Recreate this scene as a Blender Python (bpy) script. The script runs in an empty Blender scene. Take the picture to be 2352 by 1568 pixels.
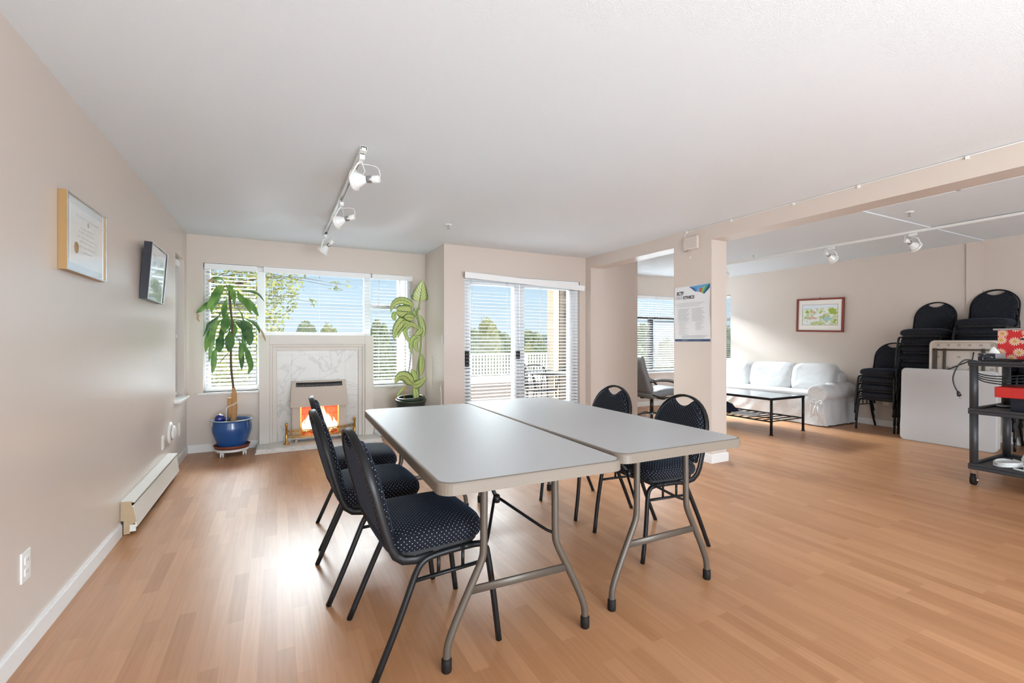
import bpy, bmesh, math, random
from mathutils import Vector, Matrix, noise
R = math.radians
PI = math.pi
scene = bpy.context.scene
COL = scene.collection
rnd = random.Random(7)

# ------------------------------------------------------------------ camera
FPX = 1050.0
YAW = math.atan(539.5 / FPX)
CAMH = 1.21
cd = bpy.data.cameras.new('camera')
cd.sensor_width = 36.0
cd.lens = 36.0 * FPX / 2352.0
cd.clip_start = 0.05
cd.clip_end = 2000
cam = bpy.data.objects.new('camera', cd)
COL.objects.link(cam)
cam.location = (0, 0, CAMH)
cam.rotation_euler = (R(90), 0, -YAW)
scene.camera = cam

# ------------------------------------------------------------------ world / light / exposure
scene.view_settings.view_transform = 'Standard'
scene.view_settings.look = 'None'
scene.view_settings.gamma = 1.0
scene.view_settings.use_curve_mapping = False
scene.view_settings.exposure = 0.95
scene.cycles.use_denoising = True
scene.cycles.max_bounces = 8
scene.cycles.diffuse_bounces = 5
scene.cycles.glossy_bounces = 4
scene.cycles.transparent_max_bounces = 16
scene.cycles.sample_clamp_indirect = 8.0

SKY_HIGH = 1.1      # bright cloud cover well above the horizon
REAR_W = 27.0      # power of the added fill lamps behind the camera
world = bpy.data.worlds.new('sky')
scene.world = world
world.use_nodes = True
nt = world.node_tree
nt.nodes.clear()
tc = nt.nodes.new('ShaderNodeTexCoord')
sx = nt.nodes.new('ShaderNodeSeparateXYZ')
nt.links.new(tc.outputs['Generated'], sx.inputs[0])
mr = nt.nodes.new('ShaderNodeMapRange')
mr.inputs['From Min'].default_value = -0.1
mr.inputs['From Max'].default_value = 0.5
nt.links.new(sx.outputs['Z'], mr.inputs['Value'])
rp = nt.nodes.new('ShaderNodeValToRGB')
nt.links.new(mr.outputs[0], rp.inputs[0])
els = rp.color_ramp.elements
els[0].position = 0.0
els[0].color = (0.30, 0.33, 0.30, 1)
els[1].position = 0.155
els[1].color = (0.36, 0.42, 0.42, 1)
for p, c in ((0.167, (0.385, 0.455, 0.51)), (0.25, (0.35, 0.44, 0.51)), (0.38, (0.325, 0.43, 0.53)), (0.6, (0.85, 0.92, 1.0)), (1.0, (0.95, 0.98, 1.0))):
    e = els.new(p)
    e.color = (*c, 1)
ms = nt.nodes.new('ShaderNodeMapRange')
ms.interpolation_type = 'SMOOTHSTEP'
ms.inputs['From Min'].default_value = 0.15
ms.inputs['From Max'].default_value = 0.36
ms.inputs['To Min'].default_value = 1.0
ms.inputs['To Max'].default_value = SKY_HIGH
nt.links.new(sx.outputs['Z'], ms.inputs['Value'])
bg = nt.nodes.new('ShaderNodeBackground')
nt.links.new(rp.outputs[0], bg.inputs['Color'])
nt.links.new(ms.outputs[0], bg.inputs['Strength'])
wo = nt.nodes.new('ShaderNodeOutputWorld')
nt.links.new(bg.outputs[0], wo.inputs['Surface'])

sd = bpy.data.lights.new('sun', 'SUN')
sd.energy = 1.0
sd.angle = R(1.0)
sd.color = (1.0, 0.95, 0.86)
so = bpy.data.objects.new('sun', sd)
COL.objects.link(so)
so.rotation_euler = Vector((-0.5, 0.33, -0.85)).to_track_quat('-Z', 'Y').to_euler()

def area(name, loc, target, sx_, sy_, watts, color=(1, 1, 1), spread=180):
    d = bpy.data.lights.new(name, 'AREA')
    d.shape = 'RECTANGLE'
    d.size = sx_
    d.size_y = sy_
    d.energy = watts
    d.color = color
    o = bpy.data.objects.new(name, d)
    COL.objects.link(o)
    o.location = loc
    o.rotation_euler = (Vector(target) - Vector(loc)).to_track_quat('-Z', 'Y').to_euler()
    d.spread = R(spread)
    return o
COOL = (0.80, 0.91, 1.0)
WIN = (0.86, 0.94, 1.0)
area('rear_fill', (1.5, -3.35, 1.2), (1.5, 0, 1.35), 4.4, 2.2, REAR_W, COOL)  # added fill lamps; the rear wall is solid, without windows
area('rear_fill_right', (5.8, -3.35, 1.2), (5.8, 0, 1.35), 3.4, 2.2, REAR_W * 0.5, COOL)
area('window_daylight', (0.4, 9.2, 4.1), (0.4, 5.0, 1.0), 4.6, 2.8, 470.0, WIN, 90)
area('patio_daylight', (3.2, 7.9, 3.6), (2.8, 4.6, 1.0), 2.4, 2.4, 165.0, WIN, 76)
area('far_window_daylight', (7.0, 8.5, 3.2), (6.9, 5.4, 0.8), 2.4, 0.9, 760.0, WIN, 100)
area('sill_fill', (-0.45, 6.75, 0.15), (-0.3, 4.6, 2.2), 0.8, 0.9, 150.0, WIN, 90)  # added lamps hidden below the sills to lighten the ceiling
area('sill_fill_right', (1.33, 6.75, 0.15), (1.5, 4.6, 2.2), 0.8, 0.9, 150.0, WIN, 90)
area('sill_fill_far', (7.1, 7.2, 0.15), (6.8, 4.8, 2.2), 1.5, 0.9, 420.0, WIN, 110)
area('ceiling_fill', (1.2, -2.5, 0.8), (1.4, 2.8, 2.4), 2.6, 1.4, 140.0, COOL)  # added fill lamps behind the camera, aimed up at the ceiling
area('ceiling_fill_right', (5.5, -2.3, 0.8), (5.6, 2.4, 2.4), 1.8, 1.2, 15.0, COOL)

# ------------------------------------------------------------------ materials
def srgb(r, g, b):
    def f(c):
        c /= 255.0
        return c / 12.92 if c <= 0.04045 else ((c + 0.055) / 1.055) ** 2.4
    return (f(r), f(g), f(b), 1.0)

def mat(name, col, rough=0.5, metal=0.0, spec=None, emit=None, estr=0.0, coat=0.0, noise=0.0, nscale=20.0, bump=0.0, bscale=60.0):
    m = bpy.data.materials.new(name)
    m.use_nodes = True
    n = m.node_tree.nodes
    l = m.node_tree.links
    b = n['Principled BSDF']
    b.inputs['Base Color'].default_value = col
    b.inputs['Roughness'].default_value = rough
    b.inputs['Metallic'].default_value = metal
    if spec is not None:
        b.inputs['Specular IOR Level'].default_value = spec
    if coat:
        b.inputs['Coat Weight'].default_value = coat
        b.inputs['Coat Roughness'].default_value = 0.15
    if emit:
        b.inputs['Emission Color'].default_value = emit
        b.inputs['Emission Strength'].default_value = estr
    if noise or bump:
        t = n.new('ShaderNodeTexCoord')
    if noise:
        nz = n.new('ShaderNodeTexNoise')
        nz.inputs['Scale'].default_value = nscale
        nz.inputs['Detail'].default_value = 4
        l.new(t.outputs['Object'], nz.inputs['Vector'])
        mp = n.new('ShaderNodeMapRange')
        mp.inputs['To Min'].default_value = 1.0 - noise
        mp.inputs['To Max'].default_value = 1.0 + noise
        l.new(nz.outputs['Fac'], mp.inputs['Value'])
        mx = n.new('ShaderNodeVectorMath')
        mx.operation = 'SCALE'
        mx.inputs[0].default_value = col[:3]
        l.new(mp.outputs[0], mx.inputs['Scale'])
        l.new(mx.outputs[0], b.inputs['Base Color'])
    if bump:
        nb = n.new('ShaderNodeTexNoise')
        nb.inputs['Scale'].default_value = bscale
        nb.inputs['Detail'].default_value = 3
        l.new(t.outputs['Object'], nb.inputs['Vector'])
        bp = n.new('ShaderNodeBump')
        bp.inputs['Strength'].default_value = bump
        bp.inputs['Distance'].default_value = 0.01
        l.new(nb.outputs['Fac'], bp.inputs['Height'])
        l.new(bp.outputs[0], b.inputs['Normal'])
    return m

def floor_material():
    m = bpy.data.materials.new('laminate_floor')
    m.use_nodes = True
    n = m.node_tree.nodes
    l = m.node_tree.links
    b = n['Principled BSDF']
    t = n.new('ShaderNodeTexCoord')
    mp = n.new('ShaderNodeMapping')
    mp.inputs['Rotation'].default_value = (0, 0, R(90))
    l.new(t.outputs['Object'], mp.inputs['Vector'])
    br = n.new('ShaderNodeTexBrick')
    br.offset = 0.37
    br.offset_frequency = 2
    br.inputs['Color1'].default_value = srgb(188, 139, 101)
    br.inputs['Color2'].default_value = srgb(170, 121, 84)
    br.inputs['Mortar'].default_value = srgb(166, 122, 90)
    br.inputs['Scale'].default_value = 1.0
    br.inputs['Mortar Size'].default_value = 0.0006
    br.inputs['Brick Width'].default_value = 0.46
    br.inputs['Row Height'].default_value = 0.064
    br.inputs['Bias'].default_value = 0.0
    l.new(mp.outputs[0], br.inputs['Vector'])
    # long grain
    m2 = n.new('ShaderNodeMapping')
    m2.inputs['Scale'].default_value = (70, 3.0, 1)
    l.new(t.outputs['Object'], m2.inputs['Vector'])
    nz = n.new('ShaderNodeTexNoise')
    nz.inputs['Scale'].default_value = 1.0
    nz.inputs['Detail'].default_value = 5
    nz.inputs['Distortion'].default_value = 0.6
    l.new(m2.outputs[0], nz.inputs['Vector'])
    mr_ = n.new('ShaderNodeMapRange')
    mr_.inputs['From Min'].default_value = 0.3
    mr_.inputs['From Max'].default_value = 0.7
    mr_.inputs['To Min'].default_value = 0.90
    mr_.inputs['To Max'].default_value = 1.05
    l.new(nz.outputs['Fac'], mr_.inputs['Value'])
    sc = n.new('ShaderNodeVectorMath')
    sc.operation = 'SCALE'
    l.new(br.outputs['Color'], sc.inputs[0])
    l.new(mr_.outputs[0], sc.inputs['Scale'])
    l.new(sc.outputs[0], b.inputs['Base Color'])
    b.inputs['Roughness'].default_value = 0.34
    b.inputs['Specular IOR Level'].default_value = 0.30
    bp = n.new('ShaderNodeBump')
    bp.inputs['Strength'].default_value = 0.12
    bp.inputs['Distance'].default_value = 0.002
    l.new(nz.outputs['Fac'], bp.inputs['Height'])
    l.new(bp.outputs[0], b.inputs['Normal'])
    return m

def dotted_fabric():
    m = bpy.data.materials.new('dotted_navy_fabric')
    m.use_nodes = True
    n = m.node_tree.nodes
    l = m.node_tree.links
    b = n['Principled BSDF']
    t = n.new('ShaderNodeTexCoord')
    mp = n.new('ShaderNodeMapping')
    mp.inputs['Rotation'].default_value = (0, 0, R(45))
    mp.inputs['Scale'].default_value = (74, 74, 74)
    l.new(t.outputs['UV'], mp.inputs['Vector'])
    v = n.new('ShaderNodeTexVoronoi')
    v.voronoi_dimensions = '2D'
    v.inputs['Scale'].default_value = 1.0
    v.inputs['Randomness'].default_value = 0.0
    l.new(mp.outputs[0], v.inputs['Vector'])
    lt = n.new('ShaderNodeMapRange')
    lt.inputs['From Min'].default_value = 0.085
    lt.inputs['From Max'].default_value = 0.145
    lt.inputs['To Min'].default_value = 1.0
    lt.inputs['To Max'].default_value = 0.0
    l.new(v.outputs['Distance'], lt.inputs['Value'])
    mx = n.new('ShaderNodeMix')
    mx.data_type = 'RGBA'
    mx.inputs[6].default_value = (0.005, 0.006, 0.011, 1)
    mx.inputs[7].default_value = (0.36, 0.38, 0.40, 1)
    l.new(lt.outputs[0], mx.inputs[0])
    l.new(mx.outputs[2], b.inputs['Base Color'])
    b.inputs['Roughness'].default_value = 0.85
    b.inputs['Specular IOR Level'].default_value = 0.2
    b.inputs['Sheen Weight'].default_value = 0.07
    b.inputs['Sheen Roughness'].default_value = 0.4
    b.inputs['Sheen Tint'].default_value = (0.25, 0.45, 0.8, 1)
    return m

def glass_material():
    m = bpy.data.materials.new('window_glass')
    m.use_nodes = True
    n = m.node_tree.nodes
    l = m.node_tree.links
    n.clear()
    tr = n.new('ShaderNodeBsdfTransparent')
    tr.inputs[0].default_value = (0.97, 0.985, 0.98, 1)
    gl = n.new('ShaderNodeBsdfGlossy')
    gl.inputs['Roughness'].default_value = 0.02
    fr = n.new('ShaderNodeFresnel')
    fr.inputs['IOR'].default_value = 1.35
    mx = n.new('ShaderNodeMixShader')
    o = n.new('ShaderNodeOutputMaterial')
    l.new(fr.outputs[0], mx.inputs[0])
    l.new(tr.outputs[0], mx.inputs[1])
    l.new(gl.outputs[0], mx.inputs[2])
    l.new(mx.outputs[0], o.inputs[0])
    return m

def marble_material():
    m = bpy.data.materials.new('white_marble')
    m.use_nodes = True
    n = m.node_tree.nodes
    l = m.node_tree.links
    b = n['Principled BSDF']
    t = n.new('ShaderNodeTexCoord')
    nz = n.new('ShaderNodeTexNoise')
    nz.inputs['Scale'].default_value = 3.0
    nz.inputs['Detail'].default_value = 8
    nz.inputs['Distortion'].default_value = 1.2
    l.new(t.outputs['Object'], nz.inputs['Vector'])
    ab = n.new('ShaderNodeMath')
    ab.operation = 'SUBTRACT'
    ab.inputs[1].default_value = 0.5
    l.new(nz.outputs['Fac'], ab.inputs[0])
    a2 = n.new('ShaderNodeMath')
    a2.operation = 'ABSOLUTE'
    l.new(ab.outputs[0], a2.inputs[0])
    rp_ = n.new('ShaderNodeValToRGB')
    rp_.color_ramp.elements[0].position = 0.0
    rp_.color_ramp.elements[0].color = srgb(200, 197, 194)
    rp_.color_ramp.elements[1].position = 0.022
    rp_.color_ramp.elements[1].color = srgb(222, 219, 214)
    l.new(a2.outputs[0], rp_.inputs[0])
    l.new(rp_.outputs[0], b.inputs['Base Color'])
    b.inputs['Roughness'].default_value = 0.3
    return m

def foliage_material(name, c1, c2, scale=8.0, rough=0.6):
    m = bpy.data.materials.new(name)
    m.use_nodes = True
    n = m.node_tree.nodes
    l = m.node_tree.links
    b = n['Principled BSDF']
    t = n.new('ShaderNodeTexCoord')
    nz = n.new('ShaderNodeTexNoise')
    nz.inputs['Scale'].default_value = scale
    nz.inputs['Detail'].default_value = 6
    l.new(t.outputs['Object'], nz.inputs['Vector'])
    rp_ = n.new('ShaderNodeValToRGB')
    rp_.color_ramp.elements[0].position = 0.35
    rp_.color_ramp.elements[0].color = c1
    rp_.color_ramp.elements[1].position = 0.65
    rp_.color_ramp.elements[1].color = c2
    l.new(nz.outputs['Fac'], rp_.inputs[0])
    l.new(rp_.outputs[0], b.inputs['Base Color'])
    b.inputs['Roughness'].default_value = rough
    b.inputs['Subsurface Weight'].default_value = 0.0
    return m

def variegated_leaf():
    m = bpy.data.materials.new('variegated_leaf')
    m.use_nodes = True
    n = m.node_tree.nodes
    l = m.node_tree.links
    b = n['Principled BSDF']
    t = n.new('ShaderNodeTexCoord')
    s = n.new('ShaderNodeSeparateXYZ')
    l.new(t.outputs['UV'], s.inputs[0])
    au = n.new('ShaderNodeMath')           # |u|
    au.operation = 'ABSOLUTE'
    l.new(s.outputs['X'], au.inputs[0])
    # veins: v - 0.35|u| repeated
    ml = n.new('ShaderNodeMath')
    ml.operation = 'MULTIPLY_ADD'
    ml.inputs[1].default_value = -0.22
    l.new(au.outputs[0], ml.inputs[0])
    l.new(s.outputs['Y'], ml.inputs[2])
    fq = n.new('ShaderNodeMath')
    fq.operation = 'MULTIPLY'
    fq.inputs[1].default_value = 62.0
    l.new(ml.outputs[0], fq.inputs[0])
    sn = n.new('ShaderNodeMath')
    sn.operation = 'SINE'
    l.new(fq.outputs[0], sn.inputs[0])
    # cream strongest in the middle of each half, green at edge and midrib
    ed = n.new('ShaderNodeMapRange')
    ed.inputs['From Min'].default_value = 0.95
    ed.inputs['From Max'].default_value = 0.6
    l.new(au.outputs[0], ed.inputs['Value'])
    mi = n.new('ShaderNodeMapRange')
    mi.inputs['From Min'].default_value = 0.02
    mi.inputs['From Max'].default_value = 0.09
    l.new(au.outputs[0], mi.inputs['Value'])
    v1 = n.new('ShaderNodeMapRange')
    v1.inputs['From Min'].default_value = -0.9
    v1.inputs['From Max'].default_value = 0.2
    v1.inputs['To Min'].default_value = 0.5
    v1.inputs['To Max'].default_value = 1.0
    l.new(sn.outputs[0], v1.inputs['Value'])
    p1 = n.new('ShaderNodeMath')
    p1.operation = 'MULTIPLY'
    l.new(ed.outputs[0], p1.inputs[0])
    l.new(mi.outputs[0], p1.inputs[1])
    p2 = n.new('ShaderNodeMath')
    p2.operation = 'MULTIPLY'
    l.new(p1.outputs[0], p2.inputs[0])
    l.new(v1.outputs[0], p2.inputs[1])
    mx = n.new('ShaderNodeMix')
    mx.data_type = 'RGBA'
    mx.inputs[6].default_value = srgb(62, 98, 44)
    mx.inputs[7].default_value = srgb(208, 220, 142)
    l.new(p2.outputs[0], mx.inputs[0])
    l.new(mx.outputs[2], b.inputs['Base Color'])
    b.inputs['Roughness'].default_value = 0.4
    b.inputs['Transmission Weight'].default_value = 0.0
    return m

M = {}
M['wall'] = mat('beige_wall_paint', srgb(208, 195, 184), 0.30, spec=0.85, bump=0.02, bscale=220)
M['ceiling'] = mat('white_ceiling', srgb(224, 230, 234), 0.85, bump=0.25, bscale=260)
M['trim'] = mat('white_trim', srgb(232, 230, 227), 0.4)
M['floor'] = floor_material()
M['vinyl'] = mat('white_vinyl', srgb(238, 238, 238), 0.35)
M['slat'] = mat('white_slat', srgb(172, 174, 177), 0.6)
M['glass'] = glass_material()
M['mantel'] = mat('cream_mantel_paint', srgb(226, 220, 212), 0.45)
M['marble'] = marble_material()
M['grout'] = mat('pale_grout', srgb(196, 192, 186), 0.8)
M['black_metal'] = mat('black_satin_metal', (0.008, 0.008, 0.009, 1), 0.38, spec=0.3)
M['fabric'] = dotted_fabric()
M['black'] = mat('matte_black', (0.012, 0.012, 0.012, 1), 0.7)
M['tabletop'] = mat('grey_table_plastic', srgb(182, 183, 184), 0.42, spec=0.28, noise=0.03, nscale=30, bump=0.05, bscale=300)
M['tableedge'] = mat('warm_grey_table_edge', srgb(120, 109, 97), 0.5)
M['leg_grey'] = mat('taupe_leg_paint', srgb(88, 79, 70), 0.42, metal=0.2)
M['rubber'] = mat('black_rubber', (0.010, 0.007, 0.006, 1), 0.65, spec=0.25)
M['brass'] = mat('polished_brass', srgb(205, 160, 88), 0.25, metal=1.0)
M['heater_body'] = mat('cream_fire_enamel', srgb(212, 198, 186), 0.4)
M['blue_glaze'] = mat('blue_glaze', srgb(32, 84, 150), 0.18, noise=0.12, nscale=6, coat=0.4)
M['pot_rim'] = mat('pale_pot_rim', srgb(150, 160, 170), 0.3)
M['soil'] = mat('dark_soil', srgb(52, 40, 32), 0.95, noise=0.3, nscale=60)
M['terracotta'] = mat('red_brown_terracotta', srgb(128, 62, 40), 0.55)
M['cane'] = mat('tan_cane', srgb(196, 150, 100), 0.8, noise=0.15, nscale=50)
M['stem'] = mat('brown_stem', srgb(96, 78, 62), 0.8, noise=0.2, nscale=40)
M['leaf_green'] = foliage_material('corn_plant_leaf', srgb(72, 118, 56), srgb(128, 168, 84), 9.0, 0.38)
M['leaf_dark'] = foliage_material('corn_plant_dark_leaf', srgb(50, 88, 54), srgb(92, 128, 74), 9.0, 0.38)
M['leaf_dry'] = mat('dry_leaf', srgb(176, 150, 110), 0.7)
M['leaf_var'] = variegated_leaf()
M['green_stem'] = mat('green_stem', srgb(136, 156, 92), 0.5)
M['white_plastic'] = mat('white_plastic', srgb(235, 234, 230), 0.4)
M['off_white'] = mat('off_white_enamel', srgb(222, 219, 211), 0.4)
M['tan_enamel'] = mat('tan_heater_end', srgb(178, 154, 122), 0.5, noise=0.08, nscale=40)
M['dark_gap'] = mat('dark_gap', (0.02, 0.02, 0.02, 1), 0.8)
M['chrome'] = mat('chrome', (0.75, 0.75, 0.76, 1), 0.18, metal=1.0)
M['grey_metal'] = mat('grey_metal', (0.4, 0.4, 0.41, 1), 0.35, metal=0.8)
M['sofa'] = mat('white_slipcover', srgb(206, 206, 206), 0.85, bump=0.9, bscale=9)
M['sofa_cushion'] = mat('white_cushion_cover', srgb(212, 212, 212), 0.85, bump=0.7, bscale=8)
M['table_white'] = mat('white_table_plastic', srgb(206, 208, 210), 0.4)
M['navy_cloth'] = mat('navy_cloth', srgb(22, 28, 50), 0.85)
M['leather'] = mat('grey_leather', srgb(138, 141, 144), 0.4, noise=0.06, nscale=20, bump=0.2, bscale=30)
M['dark_wood'] = mat('dark_bentwood', srgb(44, 36, 32), 0.3)
M['mahogany'] = mat('mahogany_frame', srgb(112, 46, 36), 0.35)
M['mat_board'] = mat('cream_mat_board', srgb(240, 236, 228), 0.8)
M['paper'] = mat('white_paper', srgb(236, 236, 234), 0.6)
M['poster_paper'] = mat('glossy_poster_paper', srgb(228, 229, 230), 0.22)
M['ink'] = mat('dark_ink', srgb(40, 44, 52), 0.6)
M['grey_ink'] = mat('grey_ink', srgb(150, 152, 158), 0.6)
M['light_ink'] = mat('light_ink', srgb(172, 174, 177), 0.6)
M['navy_ink'] = mat('navy_ink', srgb(40, 62, 104), 0.5)
M['gold_metal'] = mat('gold_frame_metal', srgb(168, 134, 88), 0.4, metal=0.3)
M['silver_metal'] = mat('silver_frame_metal', srgb(205, 205, 205), 0.25, metal=0.8)
M['cart'] = mat('charcoal_cart_plastic', srgb(52, 53, 56), 0.45)
M['red_card'] = mat('red_card', srgb(190, 42, 38), 0.5)
M['cable_black'] = mat('black_cable', (0.012, 0.012, 0.012, 1), 0.45)
M['cable_white'] = mat('white_cable', srgb(228, 228, 226), 0.45)

# ------------------------------------------------------------------ mesh helpers
class MB:
    """collects shapes in one bmesh and links them as ONE object"""
    def __init__(self):
        self.bm = bmesh.new()
        self.uv = None
        self.custom_uv = False

    def quad(self, pts, mi=0):
        vs = [self.bm.verts.new(p) for p in pts]
        f = self.bm.faces.new(vs)
        f.material_index = mi
        return f

    def box(self, x0, x1, y0, y1, z0, z1, mi=0, mtx=None):
        c = [(x0, y0, z0), (x1, y0, z0), (x1, y1, z0), (x0, y1, z0), (x0, y0, z1), (x1, y0, z1), (x1, y1, z1), (x0, y1, z1)]
        if mtx is not None:
            c = [mtx @ Vector(p) for p in c]
        v = [self.bm.verts.new(p) for p in c]
        for q in ((0, 3, 2, 1), (4, 5, 6, 7), (0, 1, 5, 4), (1, 2, 6, 5), (2, 3, 7, 6), (3, 0, 4, 7)):
            f = self.bm.faces.new([v[i] for i in q])
            f.material_index = mi
        return self

    def tube(self, pts, r, n=10, mi=0, rect=None, caps=True, up=None, closed=False):
        """sweep a round (radius r, or a list of radii) or rectangular (rect=(w,h)) section along pts"""
        pts = [Vector(p) for p in pts]
        k = len(pts)
        rings = []
        prev = None
        for i, p in enumerate(pts):
            if closed:
                t = (pts[(i + 1) % k] - pts[i - 1]).normalized()
            elif i == 0:
                t = (pts[1] - pts[0]).normalized()
            elif i == k - 1:
                t = (pts[-1] - pts[-2]).normalized()
            else:
                a = (pts[i] - pts[i - 1]).normalized()
                b = (pts[i + 1] - pts[i]).normalized()
                t = (a + b)
                t = t.normalized() if t.length > 1e-6 else b
            if prev is None:
                ref = Vector(up) if up else (Vector((0, 0, 1)) if abs(t.z) < 0.9 else Vector((1, 0, 0)))
            else:
                ref = prev
            nrm = (ref - t * ref.dot(t))
            if nrm.length < 1e-6:
                nrm = t.orthogonal()
            nrm.normalize()
            prev = nrm
            bn = t.cross(nrm)
            ring = []
            if rect:
                w, h = rect
                ch = min(w, h) * 0.25
                sec = [(w / 2 - ch, h / 2), (-w / 2 + ch, h / 2), (-w / 2, h / 2 - ch), (-w / 2, -h / 2 + ch), (-w / 2 + ch, -h / 2), (w / 2 - ch, -h / 2), (w / 2, -h / 2 + ch), (w / 2, h / 2 - ch)]
                for a, b in sec:
                    ring.append(self.bm.verts.new(p + bn * a + nrm * b))
            else:
                rr = r[i] if isinstance(r, (list, tuple)) else r
                for j in range(n):
                    a = 2 * PI * j / n
                    ring.append(self.bm.verts.new(p + bn * (math.cos(a) * rr) + nrm * (math.sin(a) * rr)))
            rings.append(ring)
        m = len(rings[0])
        rng = range(k) if closed else range(k - 1)
        for i in rng:
            A = rings[i]
            B = rings[(i + 1) % k]
            for j in range(m):
                f = self.bm.faces.new((A[j], A[(j + 1) % m], B[(j + 1) % m], B[j]))
                f.material_index = mi
                f.smooth = True
        if caps and not closed:
            f = self.bm.faces.new(rings[0][::-1])
            f.material_index = mi
            f = self.bm.faces.new(rings[-1])
            f.material_index = mi
        return self

    def lathe(self, prof, n=32, mi=0, center=(0, 0, 0), axis='Z', closed=False):
        cx, cy, cz = center
        rings = []
        for r, z in prof:
            ring = []
            for j in range(n):
                a = 2 * PI * j / n
                p = (r * math.cos(a), r * math.sin(a), z)
                if axis == 'X':
                    p = (p[2], p[0], p[1])
                elif axis == 'Y':
                    p = (p[0], p[2], p[1])
                ring.append(self.bm.verts.new((cx + p[0], cy + p[1], cz + p[2])))
            rings.append(ring)
        k_ = len(rings)
        for i in range(k_ if closed else k_ - 1):
            for j in range(n):
                f = self.bm.faces.new((rings[i][j], rings[i][(j + 1) % n], rings[(i + 1) % k_][(j + 1) % n], rings[(i + 1) % k_][j]))
                f.smooth = True
                f.material_index = mi
        for ring, fl in (() if closed else ((rings[0], True), (rings[-1], False))):
            f = self.bm.faces.new(ring[::-1] if fl else ring)
            f.material_index = mi
        return self

    def prism(self, poly, z0, z1, mi=0, mtx=None, mi_side=None):
        """polygon in xy extruded from z0 to z1"""
        M_ = mtx if mtx is not None else Matrix.Identity(4)
        lo = [self.bm.verts.new(M_ @ Vector((x, y, z0))) for x, y in poly]
        hi = [self.bm.verts.new(M_ @ Vector((x, y, z1))) for x, y in poly]
        f = self.bm.faces.new(lo[::-1])
        f.material_index = mi
        f = self.bm.faces.new(hi)
        f.material_index = mi
        k = len(poly)
        for i in range(k):
            f = self.bm.faces.new((lo[i], lo[(i + 1) % k], hi[(i + 1) % k], hi[i]))
            f.material_index = mi if mi_side is None else mi_side
        return self

    def grid(self, fn, nu, nv, mi=0, closed_u=False, uvfn=None):
        """fn(u,v)->point for u,v in 0..1"""
        if uvfn and self.uv is None:
            self.uv = self.bm.loops.layers.uv.new('UVMap')
            self.custom_uv = True
        rows = []
        for j in range(nv + 1):
            rows.append([self.bm.verts.new(fn(i / nu, j / nv)) for i in range(nu if closed_u else nu + 1)])
        for j in range(nv):
            for i in range(nu):
                i2 = (i + 1) % nu if closed_u else i + 1
                f = self.bm.faces.new((rows[j][i], rows[j][i2], rows[j + 1][i2], rows[j + 1][i]))
                f.smooth = True
                f.material_index = mi
                if uvfn:
                    cs = ((i / nu, j / nv), ((i + 1) / nu, j / nv), ((i + 1) / nu, (j + 1) / nv), (i / nu, (j + 1) / nv))
                    for lp, c in zip(f.loops, cs):
                        lp[self.uv].uv = uvfn(*c)
        return self

    def sphere(self, c, r, sub=3, mi=0, scale=(1, 1, 1)):
        res = bmesh.ops.create_icosphere(self.bm, subdivisions=sub, radius=1.0)
        for v in res['verts']:
            v.co = Vector((c[0] + v.co.x * r * scale[0], c[1] + v.co.y * r * scale[1], c[2] + v.co.z * r * scale[2]))
        fs = set()
        for v in res['verts']:
            for f in v.link_faces:
                fs.add(f)
        for f in fs:
            f.smooth = True
            f.material_index = mi
        return self

    def build(self, name, m, parent=None, bevel=0.0, segs=2, smooth=False, recalc=True):
        bm = self.bm
        if recalc:
            bmesh.ops.recalc_face_normals(bm, faces=bm.faces[:])
        if not self.custom_uv:
            uvl = bm.loops.layers.uv.new('UVMap')
            bm.normal_update()
            for f in bm.faces:
                nx, ny, nz = abs(f.normal.x), abs(f.normal.y), abs(f.normal.z)
                for lp in f.loops:
                    x, y, z = lp.vert.co
                    lp[uvl].uv = (x, y) if nz >= nx and nz >= ny else ((y, z) if nx >= ny else (x, z))
        me = bpy.data.meshes.new(name)
        bm.to_mesh(me)
        bm.free()
        o = bpy.data.objects.new(name, me)
        COL.objects.link(o)
        for mm in (m if isinstance(m, (list, tuple)) else [m]):
            me.materials.append(mm)
        if parent is not None:
            o.parent = parent
        if smooth:
            for p in me.polygons:
                p.use_smooth = True
        if bevel:
            bv = o.modifiers.new('bevel', 'BEVEL')
            bv.width = bevel
            bv.segments = segs
            bv.limit_method = 'ANGLE'
            bv.angle_limit = R(40)
        return o

def tag(o, label=None, cat=None, group=None, kind=None):
    if label:
        o['label'] = label
    if cat:
        o['category'] = cat
    if group:
        o['group'] = group
    if kind:
        o['kind'] = kind
    return o

def thing(name, label, cat, loc=(0, 0, 0), rz=0.0, group=None):
    o = bpy.data.objects.new(name, None)
    COL.objects.link(o)
    o.empty_display_size = 0.05
    o.location = loc
    o.rotation_euler = (0, 0, rz)
    return tag(o, label, cat, group)

CH = {}
def kids(o):
    return [c for c in bpy.data.objects if c.parent == o]

def dup(o, parent=None, top=True):
    """copy a thing, its parts and their sub-parts"""
    c = o.copy()
    COL.objects.link(c)
    if parent is not None:
        c.parent = parent
    if o not in CH:
        CH[o] = kids(o)
    for k in CH[o]:
        dup(k, c, False)
    return c

def struct(name, mb, m, parent=None, **kw):
    o = mb.build(name, m, parent, **kw)
    if parent is None:
        o['kind'] = 'structure'
    return o

def bez(pts, n=8):
    """Catmull-Rom through pts"""
    P = [Vector(p) for p in pts]
    P = [P[0] * 2 - P[1]] + P + [P[-1] * 2 - P[-2]]
    out = []
    for i in range(1, len(P) - 2):
        for j in range(n):
            t = j / n
            a, b, c, d = P[i - 1], P[i], P[i + 1], P[i + 2]
            out.append(0.5 * ((2 * b) + (c - a) * t + (2 * a - 5 * b + 4 * c - d) * t * t + (3 * b - a - 3 * c + d) * t ** 3))
    out.append(P[-2].copy())
    return out

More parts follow.
